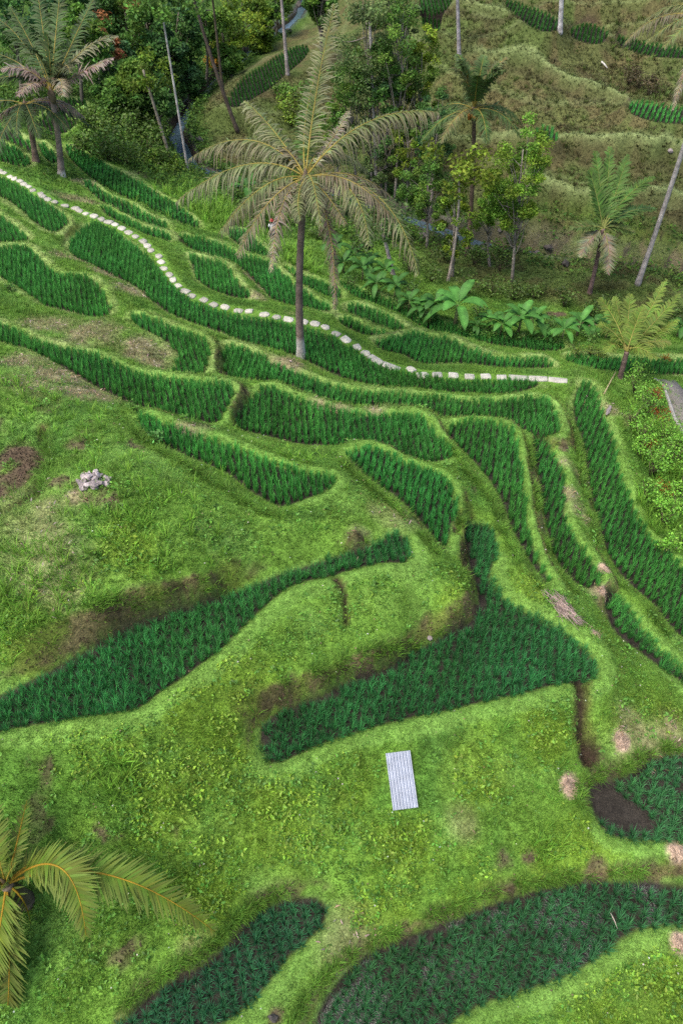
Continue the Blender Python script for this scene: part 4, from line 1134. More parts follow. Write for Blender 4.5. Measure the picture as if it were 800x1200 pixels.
# ------------------------------------------------------------------ the person on the path down to the stream
def person(p, label):
    root = empty('person', p, label, 'person')
    V, E, R = [], [], []

    def add(co, r, par=None):
        V.append(co); R.append(r)
        if par is not None: E.append((par, len(V) - 1))
        return len(V) - 1
    pel = add((0, 0, .92), .125); wa = add((0, 0, 1.08), .12, pel); ch = add((0, .01, 1.28), .14, wa); nk = add((0, 0, 1.46), .055, ch)
    hd = add((0, -.02, 1.57), .085, nk); tp = add((0, -.015, 1.66), .08, hd); add((0, -.105, 1.575), .018, hd)
    for s in (-1, 1):
        add((s * .085, -.01, 1.58), .02, hd)
        sh_ = add((s * .19, .01, 1.39), .06, ch); el = add((s * .26, .03, 1.12), .042, sh_); wr = add((s * .25, -.10, .92), .03, el); pm = add((s * .245, -.15, .86), .034, wr)
        for f in range(4): add((s * (.215 + .02 * f), -.19, .79 + .008 * abs(f - 1.5)), .009, pm)
        add((s * .205, -.17, .86), .010, pm)
        hp = add((s * .09, 0, .86), .10, pel); kn = add((s * .10, -.03 - s * .05, .48), .065, hp); an = add((s * .10, .04 - s * .06, .08), .042, kn); add((s * .11, -.12 - s * .06, .04), .035, an)
    me = bpy.data.meshes.new('body'); me.from_pydata(V, E, []); me.update()
    b = link('body', me, M_CLOTH, root)
    sk = b.modifiers.new('skin', 'SKIN'); sb = b.modifiers.new('sub', 'SUBSURF'); sb.levels = sb.render_levels = 1
    for i, r in enumerate(R): me.skin_vertices[0].data[i].radius = (r, r)
    me.skin_vertices[0].data[0].use_root = True
    at = me.attributes.new('Col', 'FLOAT_COLOR', 'POINT'); at.data.foreach_set('color', np.tile([.28, .16, .10, 1], len(V)).astype(np.float32))
    mb = MB(); mb.tube([(0, 0, .88), (0, 0, 1.05), (0, .01, 1.3), (0, .005, 1.43)], [.165, .155, .175, .09], 10, (.55, .55, .58))
    for s in (-1, 1): mb.tube([(s * .15, .01, 1.40), (s * .23, .02, 1.22)], [.075, .07], 8, (.55, .55, .58))
    mb.build('shirt', M_CLOTH, root, True)
    mb = MB()
    for s in (-1, 1): mb.tube([(s * .08, 0, .93), (s * .10, -.03 - s * .05, .48), (s * .10, .04 - s * .06, .10)], [.125, .09, .075], 8, (.04, .045, .07))
    mb.build('trousers', M_CLOTH, root, True)
    mb = MB(); mb.tube([(0, -.01, 1.60), (0, -.01, 1.66), (0, -.01, 1.72), (0, -.01, 1.745)], [.115, .112, .09, .03], 10, (.45, .03, .05))
    mb.tube([(0, -.01, 1.615), (0, -.01, 1.63)], [.17, .15], 12, (.45, .03, .05))
    mb.build('hat', M_CLOTH, root, True)
    for s in (-1, 1):
        mb = MB(); mb.tube([(s * .03, -.098, 1.585), (s * .03, -.108, 1.585)], [.012, .008], 6, (.02, .02, .02)); mb.build('eye', M_CLOTH, root)
    mb = MB(); mb.tube([(-.03, -.10, 1.525), (0, -.106, 1.522), (.03, -.10, 1.525)], .008, 5, (.25, .08, .07)); mb.build('mouth', M_CLOTH, root)
    root.rotation_euler = (0, 0, .6)


pp = hit(320, 284)
person(pp, 'person in a pale shirt and red hat standing by the dark gully')
print('things', round(time.time() - T0, 1))
# ------------------------------------------------------------------ palms
def nrmz(v): return v / (np.linalg.norm(v) + 1e-9)


def at_depth(px, py, d): return CAM + ray(px, py) * d


def bez(P0, P1, P2, n):
    t = np.linspace(0, 1, n)[:, None]
    return (1 - t) ** 2 * P0 + 2 * t * (1 - t) * P1 + t * t * P2


def frond_mesh(P0, P1, P2, npair=44, Lm=.75, droop=.5, w=.045, green=(.07, .12, .03), tipc=None, rach=(.34, .27, .06), r0=.035, vee=.25, sparse=0.0, jit=.11):
    mb = MB(); pts = bez(np.asarray(P0, float), np.asarray(P1, float), np.asarray(P2, float), 22)
    tan = np.gradient(pts, axis=0); tan /= np.linalg.norm(tan, axis=1)[:, None] + 1e-9
    tt = np.linspace(0, 1, 22)
    rc = np.array(rach)[None] * (1 - .35 * tt[:, None]) + np.array(green)[None] * .35 * tt[:, None]
    mb.tube(pts, r0 * (1 - .82 * tt), 5, rc)
    green = np.array(green); tipc = green if tipc is None else np.array(tipc)
    V, Q, C, T = [], [], [], []; nv = 0
    hz = np.cross(tan.mean(0), [0, 0, 1.0]); hz = nrmz(hz) if np.linalg.norm(hz) > .15 else np.array([1.0, 0, 0])
    for i in range(npair):
        f = .14 + .86 * (i + .5) / npair
        k = f * 21; a = int(k); b = min(a + 1, 21); u = k - a
        p = pts[a] * (1 - u) + pts[b] * u; tg = nrmz(tan[a] * (1 - u) + tan[b] * u)
        sd = hz - tg * (hz @ tg); sd = nrmz(sd); n = np.cross(sd, tg)
        if n[2] < 0 and abs(tg[2]) < .9: n = -n
        ll = Lm * (math.sin(PI * min(1, (.12 + .86 * f))) ** .6) * (.72 + .42 * rng.random())
        for s in (-1, 1):
            if rng.random() < sparse: continue
            d = nrmz(sd * s * (.86 + .1 * rng.normal()) + tg * (.45 + .35 * f) + n * vee * (.2 + 1.1 * rng.random()) + rng.normal(size=3) * jit)
            dr = droop * (.45 + 1.1 * rng.random())
            base = p + tg * .02 * rng.normal()
            q = []
            for m in (0, .35, .7, 1.0):
                pos = base + d * ll * (m - .25 * dr * m * m) + np.array([0, 0, -1.0]) * dr * ll * m * m
                wd = w * (.6 + 1.6 * m * (1 - m) + .2) * (1 - .85 * m * m)
                q.append((pos - tg * wd * .5, pos + tg * wd * .5))
            cc = green * (.75 + .5 * rng.random()) * (1 + .12 * rng.normal(size=3))
            for m, (l_, r_) in zip((0, .35, .7, 1.0), q):
                V += [l_, r_]; x = cc * (1 - m * .8) + tipc * (m * .8); C += [x, x]
            for j in range(3): Q.append((nv + j * 2, nv + j * 2 + 1, nv + j * 2 + 3, nv + j * 2 + 2))
            nv += 8
    mb.add(V, None, Q, np.clip(np.array(C), .004, .9))
    return mb.mesh('frond')


def trunk_mesh(base, top, r0, r1, bend=.0, col=(.17, .14, .11), white=0.0, rings=26, sides=10, flare=1.5):
    base = np.asarray(base, float); top = np.asarray(top, float); n = rings
    t = np.linspace(0, 1, n)[:, None]
    mid = (base + top) / 2 + np.array([bend, bend * .4, 0])
    pts = bez(base - [0, 0, .15], mid, top, n)
    rr = r0 + (r1 - r0) * t[:, 0]; rr *= 1 + (flare - 1) * np.exp(-t[:, 0] * 14)
    rr *= 1 + .05 * (np.arange(n) % 2)
    c = np.array(col)[None] * (.75 + .4 * rng.random((n, 1)))
    if white > 0:
        wq = (t[:, 0] * np.linalg.norm(top - base) < white)[:, None] * (.65 + .35 * rng.random((n, 1)))
        c = c * (1 - wq) + np.array([.52, .50, .47]) * wq
    mb = MB(); mb.tube(pts, rr, sides, c)
    return mb.mesh('trunk', True)


GREEN = (.062, .115, .025); OLD = (.135, .175, .055); DEADC = (.25, .20, .145); PALE = (.30, .285, .18); YELG = (.15, .17, .03)


def local(p, o): return np.asarray(p, float) - np.asarray(o, float)


def palm(name, base, crown, label, r0=.16, r1=.10, col=(.17, .14, .11), white=0, bend=0, group=None, trunk=True, flare=1.5, rings=26):
    root = empty(name, tuple(base), label, 'palm tree', group)
    if trunk: link('trunk', trunk_mesh((0, 0, 0), local(crown, base), r0, r1, bend, col, white, rings, 10, flare), M_BARK, root)
    return root


def add_frond(root, base, P0, P1, P2, label=None, **k):
    o = link('frond', frond_mesh(local(P0, base), local(P1, base), local(P2, base), **k), M_FROND, root)
    if label: o['label'] = label
    return o


def auto_frond(root, base, crown, az, el, L, fall=.35, reach=.36, **k):
    h = np.array([math.cos(az), math.sin(az), 0]); up = np.array([0, 0, 1.0])
    P1 = crown + (h * math.cos(el) + up * math.sin(el)) * L * .55
    P2 = crown + h * L * (math.cos(el) * .6 + reach) + up * L * (math.sin(el) * .75 - fall)
    return add_frond(root, base, crown, P1, P2, **k)


def crown_fibre(root, crown, base, r=.22, col=(.12, .09, .06)):
    mb = MB(); c = local(crown, base)
    mb.tube([c - [0, 0, .7], c - [0, 0, .3], c - [0, 0, .05], c + [0, 0, .15], c + [0, 0, .4]], [r * .55, r * .9, r * .9, r * .4, .02], 8, col)
    mb.build('crown_shaft', M_BARK, root, True)


def vert_at(px, py, y):
    d = ray(px, py); return CAM + d * (y / d[1])


# the tall palm in the middle
b = hit(353, 419); cr = vert_at(358, 208, b[1]); cd_ = (cr - CAM) @ _f
main = palm('coconut_palm', b, cr, 'tall coconut palm with whitewashed foot and weathered drooping fronds beside the stone path', .19, .135, (.16, .12, .10), 1.15, -.35)
crown_fibre(main, cr, b, .24)
for (m, t, d, kw) in [
    ((295,172),(207,236),-.2,dict(green=OLD,tipc=PALE,droop=0.94,Lm=1.06)), ((300,140),(222,186),1.2,dict(green=OLD,tipc=DEADC,droop=0.88,Lm=0.95)),
    ((325,158),(287,118),1.6,dict(green=OLD,tipc=PALE,droop=0.69,Lm=1.01)), ((368,110),(392,5),1.2,dict(green=(.10,.13,.035),tipc=PALE,droop=0.31,Lm=0.90)),
    ((350,150),(375,70),2.4,dict(green=GREEN,droop=0.38,Lm=0.78)),
    ((420,128),(512,131),.6,dict(green=OLD,tipc=DEADC,droop=1.00,Lm=1.06)), ((462,205),(490,322),-.6,dict(green=OLD,tipc=DEADC,droop=0.88,Lm=1.06)),
    ((425,205),(432,288),-1.6,dict(green=OLD,tipc=PALE,droop=0.75,Lm=0.90)), ((310,205),(258,272),-1.0,dict(green=OLD,tipc=DEADC,droop=1.00,Lm=1.01)),
    ((325,225),(318,318),-1.8,dict(green=DEADC,tipc=PALE,droop=1.00,Lm=0.78)), ((395,255),(392,362),-.6,dict(green=(.14,.10,.08),tipc=DEADC,droop=1.00,Lm=0.62)),
    ((395,165),(408,130),2.0,dict(green=PALE,tipc=DEADC,droop=0.62,Lm=0.62)), ((385,160),(430,200),2.6,dict(green=OLD,tipc=PALE,droop=0.75,Lm=0.78)),
    ((345,235),(352,258),-2.4,dict(green=OLD,tipc=PALE,droop=1.00,Lm=0.67)), ((330,170),(300,215),2.6,dict(green=OLD,tipc=DEADC,droop=0.88,Lm=0.78)), ((380,225),(405,262),-2.2,dict(green=(.12,.12,.05),tipc=DEADC,droop=1.00,Lm=0.67))]:
    P1 = at_depth(m[0], m[1], cd_ + d * .45); P2 = at_depth(t[0], t[1], cd_ + d)
    add_frond(main, b, cr + (P1 - cr) * .04, P1 + [0, 0, .25], P2, npair=78, w=.066, jit=.15, **kw)

for i in range(7):
    auto_frond(main, b, cr, i * .9 + .4, .75 - .9 * rng.random(), 3.6 + rng.random(), .5, npair=56, w=.065, Lm=.8, droop=.75, green=OLD if i % 2 else (.15, .14, .07), tipc=DEADC if i % 3 == 0 else PALE)

# the two old palms at the upper left
b = hit(72, 206); cr = vert_at(60, 108, b[1]); cd_ = (cr - CAM) @ _f
p2 = palm('coconut_palm', b, cr, 'coconut palm with a big grey-green crown near the start of the path', .24, .16, (.19, .15, .13), .5, .2)
crown_fibre(p2, cr, b, .3)
for (m, t, d, kw) in [((40,50),(12,8),1.5,{}),((52,40),(42,-25),1,{}),((66,30),(72,-20),.5,{}),((88,40),(112,-5),1.5,{}),((95,45),(138,42),0,dict(green=(.11,.13,.06),tipc=PALE)),((100,80),(132,68),-1,dict(green=DEADC,tipc=(.30,.24,.22))),
                     ((20,60),(-25,60),.5,{}),((25,75),(-20,100),-1,{}),((35,70),(2,82),-1.5,dict(green=DEADC,tipc=(.34,.26,.25))),((40,85),(22,112),-2,dict(green=DEADC,tipc=(.30,.22,.2))),((78,60),(82,85),-2,dict(green=(.12,.12,.06))),((30,40),(-5,20),2,{}),((76,50),(100,60),2.5,{}),((60,60),(55,40),-2,{}),((50,55),(30,55),-2.2,{}),((72,75),(74,112),-1.5,dict(green=PALE,tipc=DEADC))]:
    k = dict(green=(.055, .10, .03), tipc=(.09, .125, .05), droop=.35, Lm=1.1, npair=60, w=.12, r0=.05); k.update(kw)
    P1 = at_depth(m[0], m[1], cd_ + d * .5); P2 = at_depth(t[0], t[1], cd_ + d)
    add_frond(p2, b, cr, P1, P2, **k)
b = hit(42, 188); cr = vert_at(30, 122, b[1] + .5)
p3 = palm('coconut_palm', b, cr, 'shorter coconut palm with hanging dead fronds behind the bigger grey-green one', .22, .15, (.17, .12, .09), 0, .1)
crown_fibre(p3, cr, b, .28)
for i in range(11):
    auto_frond(p3, b, cr, i * 2.4, .5 - .8 * rng.random(), 4.2, .45, npair=46, w=.12, Lm=.95, r0=.045, **(dict(green=DEADC, tipc=(.2, .15, .13)) if i % 3 == 0 else dict(green=(.05, .085, .03))))

# coconut palm with a tuft of upright fronds, in the middle of the gully
b = hit(547, 300); cr = vert_at(555, 128, b[1])
p4 = palm('coconut_palm', b, cr, 'coconut palm with bunched upright fronds and orange nuts at the gully edge', .17, .13, (.11, .08, .06), 0, .3)
crown_fibre(p4, cr, b, .3)
for i in range(19):
    auto_frond(p4, b, cr, i * 2.4 + .3, (1.0 + .45 * rng.random()) if i < 11 else (.1 + .5 * rng.random()), 4.6 if i < 11 else 3.8, .10 if i < 11 else .55, (.10 if i % 2 else .30) if i < 11 else .36, npair=56, w=.11, Lm=.85, droop=.45, r0=.05,
               green=(.065, .125, .03) if i % 4 else (.16, .15, .06), tipc=(.09, .13, .05))
for i in range(9):
    mb = MB(); a = i * .7; c = local(cr, b) + [.3 * math.cos(a), .3 * math.sin(a), -.35 - .1 * (i % 3)]
    mb.tube([c + [0, 0, .14], c + [0, 0, .08], c, c - [0, 0, .09], c - [0, 0, .14]], [.02, .09, .12, .09, .02], 7, (.38, .16, .03))
    mb.build('coconut', M_STONE, p4, True)

# young palms
b = hit(690, 344); cr = vert_at(706, 268, b[1])
p5 = palm('young_palm', b, cr, 'young palm with stiff upright green fronds on the hillside below the tall bare trunk', .15, .13, (.15, .10, .09), 0, .1)
for (m, t, d, kw) in [((705,225),(697,178),0,{}),((712,220),(714,172),.5,{}),((722,225),(735,182),.3,{}),((730,225),(765,208),0,{}),((735,240),(768,245),0,dict(green=(.045,.10,.035))),((695,262),(668,268),0,dict(green=(.10,.13,.04))),((720,262),(742,272),0,dict(green=(.10,.13,.04))),((700,230),(690,200),-1,{}),((690,275),(680,300),0,dict(green=DEADC)),((715,285),(712,320),0,dict(green=DEADC))]:
    k = dict(green=(.075, .15, .026), tipc=(.09, .16, .04), droop=.15, Lm=.85, npair=60, w=.13, r0=.05, rach=(.20, .22, .06)); k.update(kw)
    dd = (cr - CAM) @ _f
    add_frond(p5, b, cr, at_depth(m[0], m[1], dd + d * .5), at_depth(t[0], t[1], dd + d), **k)
b = hit(726, 443); cr = vert_at(734, 412, b[1])
p6 = palm('young_palm', b, cr, 'young palm with yellow-green fronds where the stone path ends', .14, .12, (.17, .12, .10), 0, 0)
for (m, t, d, kw) in [((722,370),(702,350),0,{}),((735,370),(738,345),.4,{}),((752,380),(780,328),.3,{}),((760,385),(795,345),-.3,{}),((765,390),(793,375),0,{}),((755,395),(785,402),-.4,dict(green=(.17,.21,.05))),((720,385),(702,380),-.3,{}),((715,395),(712,412),-.6,{}),((742,385),(752,360),-.8,{}),((745,400),(770,420),-1.0,{}),((728,380),(720,348),.6,{})]:
    k = dict(green=(.115, .19, .028), tipc=(.17, .22, .045), droop=.3, Lm=.65, npair=60, w=.085, r0=.04, rach=(.33, .30, .08)); k.update(kw)
    dd = (cr - CAM) @ _f
    add_frond(p6, b, cr, at_depth(m[0], m[1], dd + d * .5), at_depth(t[0], t[1], dd + d), **k)

# the tall bare trunk at the right: its crown is mostly above the picture
b = hit(746, 334); cr = vert_at(846, 22, b[1])
p7 = palm('coconut_palm', b, cr, 'very tall coconut palm with a long bare grey trunk leaning out at the right', .17, .12, (.34, .31, .30), 0, .35, rings=40)
crown_fibre(p7, cr, b, .26)
for i in range(15):
    auto_frond(p7, b, cr, i * 2.4, .9 - 1.2 * ((i * .37) % 1), 4.6, .45, npair=50, w=.09, Lm=.8, green=OLD, tipc=(.16, .16, .08))
dd = (cr - CAM) @ _f
add_frond(p7, b, cr, at_depth(768, 0, dd), at_depth(731, 52, dd), npair=64, w=.09, Lm=.75, droop=.95, green=(.15, .15, .06), tipc=DEADC)
add_frond(p7, b, cr, at_depth(805, 60, dd - 1), at_depth(788, 128, dd - 1.5), npair=60, w=.09, Lm=.6, droop=.8, green=DEADC, tipc=PALE)

# the short palm at the lower left, seen from above
cr = at_depth(8, 1036, (unproj(8, 1036, 2.4) - CAM) @ _f); b = np.array([cr[0] - .1, cr[1] + .1, zat(cr[0] - .1, cr[1] + .1)])
p8 = palm('young_palm', b, cr, 'short palm with yellow midribs seen from above at the lower left', .2, .16, (.13, .10, .07), 0, 0)
crown_fibre(p8, cr, b, .13, (.13, .10, .06))
for i in range(5):
    a_ = i * 1.25 + .4; add_frond(p8, b, cr, cr + [.15 * math.cos(a_), .15 * math.sin(a_), .5], cr + [.55 * math.cos(a_), .55 * math.sin(a_), 1.0], npair=26, w=.05, Lm=.3, droop=.1, green=(.12, .17, .03), rach=(.35, .26, .04), r0=.03)
dd = (cr - CAM) @ _f
for (m, t, d, kw) in [((88,968),(101,1096),-.9,dict(Lm=.72)),((120,985),(252,1092),.3,dict(Lm=.78,npair=104)),((20,990),(32,938),1.1,dict(Lm=.35,npair=20)),((2,1080),(-14,1168),.3,{}),((32,1050),(36,1082),.9,dict(Lm=.30,npair=12,sparse=.5)),((-30,990),(-70,1000),0,{}),((-40,1060),(-100,1090),.3,{}),((15,1110),(8,1205),.7,dict(green=(.09,.12,.02))),((-20,960),(-30,920),.4,{}),((40,1000),(70,1010),1.2,dict(Lm=.5))]:
    k = dict(green=(.12, .18, .018), tipc=(.17, .22, .05), droop=.18, Lm=.60, npair=90, w=.075, r0=.036, jit=.05, rach=(.42, .25, .025), vee=.15); k.update(kw)
    add_frond(p8, b, cr, at_depth(m[0], m[1], dd + d * .3 - .25), at_depth(t[0], t[1], dd + d), **k)


# ------------------------------------------------------------------ slender trunks with small crowns
def leaf_cloud(cen, rad, n, size, col, flat=.75, cv=.35):
    d = rng.normal(size=(n, 3)); d /= np.linalg.norm(d, axis=1)[:, None]
    r = rng.random(n) ** .45
    p = cen + d * r[:, None] * rad * [1, 1, flat]
    return leaves(p, size, np.broadcast_to(col, (n, 3)), .8, 1.9, cv, .8)


def broadleaf(label, base, crown, rad, ncl, nleaf, size, col, r0=.14, group=None, name='broadleaf_tree', trunk_from=0.0, cl=.34, cat='tree', limbc=(.16, .14, .11), accent=None, sink=0):
    """trunk with limbs reaching every leaf clump of an uneven crown; rad = (x, y, z) metres"""
    base = np.asarray(base, float); crown = np.asarray(crown, float); rad = np.asarray(rad, float)
    root = empty(name, tuple(base), label, cat, group)
    c = crown - base; mb = MB(); parts = []
    j = rng.normal(size=3) * .12 * rad
    top = c + [0, 0, rad[2] * .5]
    sp = bez(np.array([0, 0, -.2]), c * .55 + j + rng.normal(size=3) * [.3, .3, 0], top, 12)
    mb.tube(sp, np.linspace(r0, r0 * .25, 12), 7, np.array(limbc) * (.8 + .4 * rng.random((12, 1))))
    for i in range(ncl):
        d = rng.normal(size=3); d /= np.linalg.norm(d); d *= (.35 + .65 * rng.random() ** .5)
        ce = c + d * rad
        k = int(np.clip(4 + 7 * rng.random(), 4, 11)); s0 = sp[k]
        if s0[2] > ce[2]: s0 = sp[max(3, k - 4)]
        if i % 2 == 0 or ncl < 14:
            mid = (s0 + ce) / 2 + rng.normal(size=3) * .15 * rad
            mb.tube(bez(s0, mid, ce, 6), np.linspace(r0 * .35, r0 * .08, 6), 4, limbc)
        sh = .7 + .65 * rng.random()
        cc = np.array(col[i % len(col)]) * sh
        if accent is not None and i % accent[0] == 0: cc = np.array(accent[1])
        parts.append(leaf_cloud(ce, cl * rad.mean() * (.7 + .6 * rng.random()), int(nleaf * (.6 + .8 * rng.random())), size, cc))
    mb.build('trunk', M_BARK, root, True)
    v, t, c_ = merge(parts)
    link('crown', np_mesh('crown', v, t, np.clip(c_ * 1.3, .003, .9)), M_TREE, root)
    return root


def shrub(label, p, r, n, size, col, group=None, name='shrub', h=None, cat='shrub'):
    root = empty(name, tuple(p), label, cat, group); h = h or r
    mb = MB(); parts = []
    for i in range(9):
        a = rng.random() * 2 * PI; q = np.array([math.cos(a), math.sin(a), 0]) * r * (.2 + .6 * rng.random()) + [0, 0, h * (.5 + .7 * rng.random())]
        mb.tube([(0, 0, -.05), q * [.4, .4, .5], q], [.03, .02, .008], 4, (.12, .10, .06))
        parts.append(leaf_cloud(q, r * .5, max(8, n // 9), size, np.array(col) * (.6 + .8 * rng.random()), .8))
    mb.build('stem', M_BARK, root)
    v, t, c_ = merge(parts)
    v[:, 2] = np.maximum(v[:, 2], .02)
    link('foliage', np_mesh('foliage', v, t, np.clip(c_, .003, .9)), M_WEED, root)
    return root


DK = [(.055, .125, .03), (.068, .15, .034), (.05, .12, .042)]; MD = [(.08, .165, .026), (.064, .14, .026), (.105, .185, .028)]
YG = [(.14, .20, .020), (.105, .175, .018), (.075, .14, .02)]; BR_ = [(.125, .22, .024), (.10, .20, .026), (.15, .235, .026)]; GY_ = [(.10, .155, .05), (.08, .135, .042), (.13, .18, .06)]


def place(cpx, cpy, bdx, bdy, rx, rz, *a, **k):
    b = hit(cpx + bdx, cpy + bdy); c = vert_at(cpx, cpy, b[1]); m = ((c - CAM) @ _f) / FPX
    return broadleaf(k.pop('label'), b, c, (rx * m * 1.08, rx * m * 1.08, rz * m * 1.08), *a, **k)


wood = [
 (20,15,6,100,34,32,DK,'dark leafy tree at the top left corner behind the grey-green palm'), (92,45,4,75,26,30,MD,'mid green tree just right of the grey-green palm crown'),
 (112,12,4,90,30,24,DK,'dark tree with red blossoms at the top edge right of the old palms'), (128,70,3,55,24,26,DK,'dark tree below the red-blossomed tree'),
 (150,32,3,85,28,28,MD,'tree with orange-red flower heads between dark trees at the top'), (170,2,3,90,28,22,DK,'dark tree touching the top edge left of the slender pale trunk'),
 (182,60,2,65,24,28,DK,'dark round tree behind the slender pale trunk'), (155,100,2,45,26,24,MD,'mid green tree above the bushy bank'), (186,118,2,42,20,24,DK,'dark tree overhanging the stream below the slender trunk'),
 (212,32,2,85,22,28,DK,'dark tree between the slender trunk and the leaning dark trunk'), (240,18,1,85,26,24,MD,'mid green tree at the top behind the leaning dark trunk'), (222,88,1,45,17,24,DK,'dark narrow tree on the near bank of the stream bend'),
 (262,40,1,48,22,20,YG,'yellow-green tree right of the two dark trunks'), (284,14,1,45,26,18,YG,'yellow-green tree by the top edge above the stream'), (304,40,1,22,16,16,YG,'yellow-green tree leaning over the stream'),
 (270,66,1,26,18,13,MD,'low tree on the stream bank above the orange shrub'), (322,4,1,40,18,16,MD,'small tree at the top edge left of the pale coconut trunk'), (132,112,2,30,20,17,MD,'small tree beside the pale curved paddy rim'),
 (200,62,2,60,18,22,DK,'dark tree squeezed behind the slender pale trunk'), (60,-5,3,100,30,20,DK,'dark tree behind the upper fronds of the grey-green palm'), (378,4,0,80,18,22,MD,'tree at the top edge behind the tip of the upright frond')]
for (x, y, dx, dy, rx, rz, pal, lab) in wood:
    place(x, y, dx, dy, rx, rz, 26, 150, .36, pal, .2, label=lab, group='trees of the upper wood', accent=((9, (.20, .085, .035)) if 'red' in lab else None), cl=.36)
mid = [
 (428,62,8,175,36,66,GY_,'tall open tree full of bare twigs in the top middle',44,80), (470,52,-8,185,30,58,MD,'tall leafy tree right of the open twiggy one',44,80), (410,112,12,125,26,46,MD,'leafy tree behind the right-hand frond of the main palm',36,80),
 (455,128,-3,105,30,52,DK,'dark tree in the middle of the tall group',44,80), (492,90,-14,140,24,50,YG,'yellow-green tree left of the thin grey trunk',38,80), (512,150,-8,100,24,40,DK,'dark tree left of the bunched coconut palm',34,80),
 (392,160,6,75,22,36,MD,'tree above the main palm crown',30,80), (500,215,0,75,30,36,MD,'low spreading tree over the stream left of the bunched coconut palm',40,80), (440,185,3,52,26,34,GY_,'grey-green tree around the pale twin trunks',32,80),
 (606,212,-6,118,30,66,BR_,'bright yellow-green tree beside the bunched coconut palm',64,90), (574,240,0,72,20,40,BR_,'small bright tree at the foot of the bright yellow-green one',26,80), (530,262,0,62,24,36,YG,'small tree with pale bare stems in the gully',26,70), (462,20,5,170,26,40,GY_,'sparse grey-green tree behind the tall group',30,80), (476,170,0,80,24,40,YG,'slim yellow-green tree beside the pale twin trunks',30,80)]
for (x, y, dx, dy, rx, rz, pal, lab, nc, nl) in mid:
    place(x, y, dx, dy, rx, rz, int(nc * 1.25), int(nl * 1.7), .18, pal, .13, label=lab, group='trees above the gully', cl=.20, limbc=(.24, .21, .18))


def slender(name, base, top, label, r, col, crown=None, bend=0, group=None):
    b = hit(*base); t = vert_at(top[0], top[1], b[1])
    root = empty(name, tuple(b), label, 'tree', group)
    link('trunk', trunk_mesh((0, 0, 0), local(t, b), r, r * .6, bend, col, 0, 30, 8, 1.2), M_BARK, root)
    if crown == 'palm':
        for i in range(9): auto_frond(root, b, t, i * 2.4, .7 - .8 * rng.random(), 2.6, .4, npair=22, w=.08, Lm=.7, green=(.05, .09, .025), r0=.03)
    else:
        parts = [leaf_cloud(local(t, b) + rng.normal(size=3) * [1.2, 1.2, .7], .9, 120, .3, np.array(crown) * (.6 + .8 * rng.random())) for _ in range(8)]
        v, tr, c = merge(parts); link('crown', np_mesh('crown', v, tr, c), M_TREE, root)
    return root


slender('slender_tree', (221, 204), (189, 8), 'slender pale trunk rising straight from the stream edge at the upper left', .11, (.40, .38, .36), MD[0])
slender('slender_tree', (279, 154), (222, -20), 'dark leaning trunk crossing above the main palm frond', .20, (.09, .07, .055), 'palm', -.4)
slender('slender_tree', (262, 112), (248, -12), 'thinner dark trunk standing beside the leaning dark one', .15, (.09, .075, .05), 'palm')
slender('slender_tree', (200, 186), (168, 82), 'short grey trunk with few leaves in front of the bushy bank', .16, (.26, .23, .18), YG[1])
slender('slender_tree', (337, 88), (327, -35), 'pale coconut trunk standing beside the lone paddy across the stream', .20, (.33, .29, .27), 'palm')
slender('slender_tree', (442, 236), (433, 20), 'tall pale trunk in the middle group left of its twin', .17, (.38, .34, .32), GY_[0])
slender('slender_tree', (447, 232), (441, 100), 'darker trunk close against the tall pale one', .13, (.24, .2, .17), MD[1])
slender('slender_tree', (538, 72), (535, -25), 'thin grey trunk rising past the upper hill paddy', .20, (.36, .33, .34), 'palm')
slender('slender_tree', (656, 38), (660, -60), 'white trunk at the right end of the highest bright paddy', .22, (.46, .44, .43), 'palm')
slender('slender_tree', (461, 322), (446, 262), 'short pale leaning stump-like trunk among the banana plants', .16, (.34, .3, .28), GY_[1])
slender('slender_tree', (524, 330), (538, 205), 'crooked pale bare stem left of the bunched coconut palm', .11, (.33, .28, .24), YG[0], .5)

# ------------------------------------------------------------------ shrubs
def sh_at(px, py, r, n, size, col, lab, grp=None, h=None, name='shrub', cat='shrub'): return shrub(lab, hit(px, py), r, n, size, col, grp, name, h, cat)


for (x, y, r) in [(108,150,1.7),(122,160,1.8),(138,146,1.9),(150,165,2.1),(164,152,1.9),(128,180,1.7),(148,186,1.6),(172,178,1.8),(186,164,1.7),(112,176,1.4),(190,190,1.4)]:
    sh_at(x, y + 8, r, 420, .30, MD[int(rng.integers(3))] if x < 140 else YG[2], 'leafy bush in the thicket covering the bank behind the big far paddy', 'bushes of the bank thicket')
for (x, y, r) in [(182,200,1.2),(196,212,1.1),(206,204,1.0)]:
    sh_at(x, y, r, 240, .26, BR_[0], 'bright bush at the stream edge left of the main palm', 'bright bushes at the stream edge')
for (x, y, r) in [(336,128,1.5),(350,118,1.6),(330,112,1.3),(358,134,1.3),(346,142,1.2)]:
    sh_at(x, y + 8, r, 300, .30, BR_[int(rng.integers(3))], 'rounded green bush behind the upright frond across the stream', 'bushes across the stream')
sh_at(250, 84, 1.3, 240, .32, (.36, .20, .02), 'orange-leaved shrub at the foot of the thin dark trunks')
sh_at(12, 342, .36, 120, .13, (.10, .24, .04), 'small bright green shrub before the round-nosed paddy')
sh_at(159, 482, .30, 90, .12, (.12, .27, .04), 'small bright plant at the rim under the long sweeping paddy')
sh_at(184, 520, .40, 120, .14, (.11, .28, .06), 'low bright plant beside the narrow wedge paddy')
sh_at(762, 470, .55, 240, .10, (.26, .07, .015), 'rusty red shrub highest of those in the tall weeds')
sh_at(767, 494, .50, 220, .10, (.28, .08, .015), 'rusty red shrub in the middle of the tall weeds', h=.7)
sh_at(763, 530, .45, 200, .10, (.30, .09, .02), 'orange-red shrub lowest of three in the tall weeds')
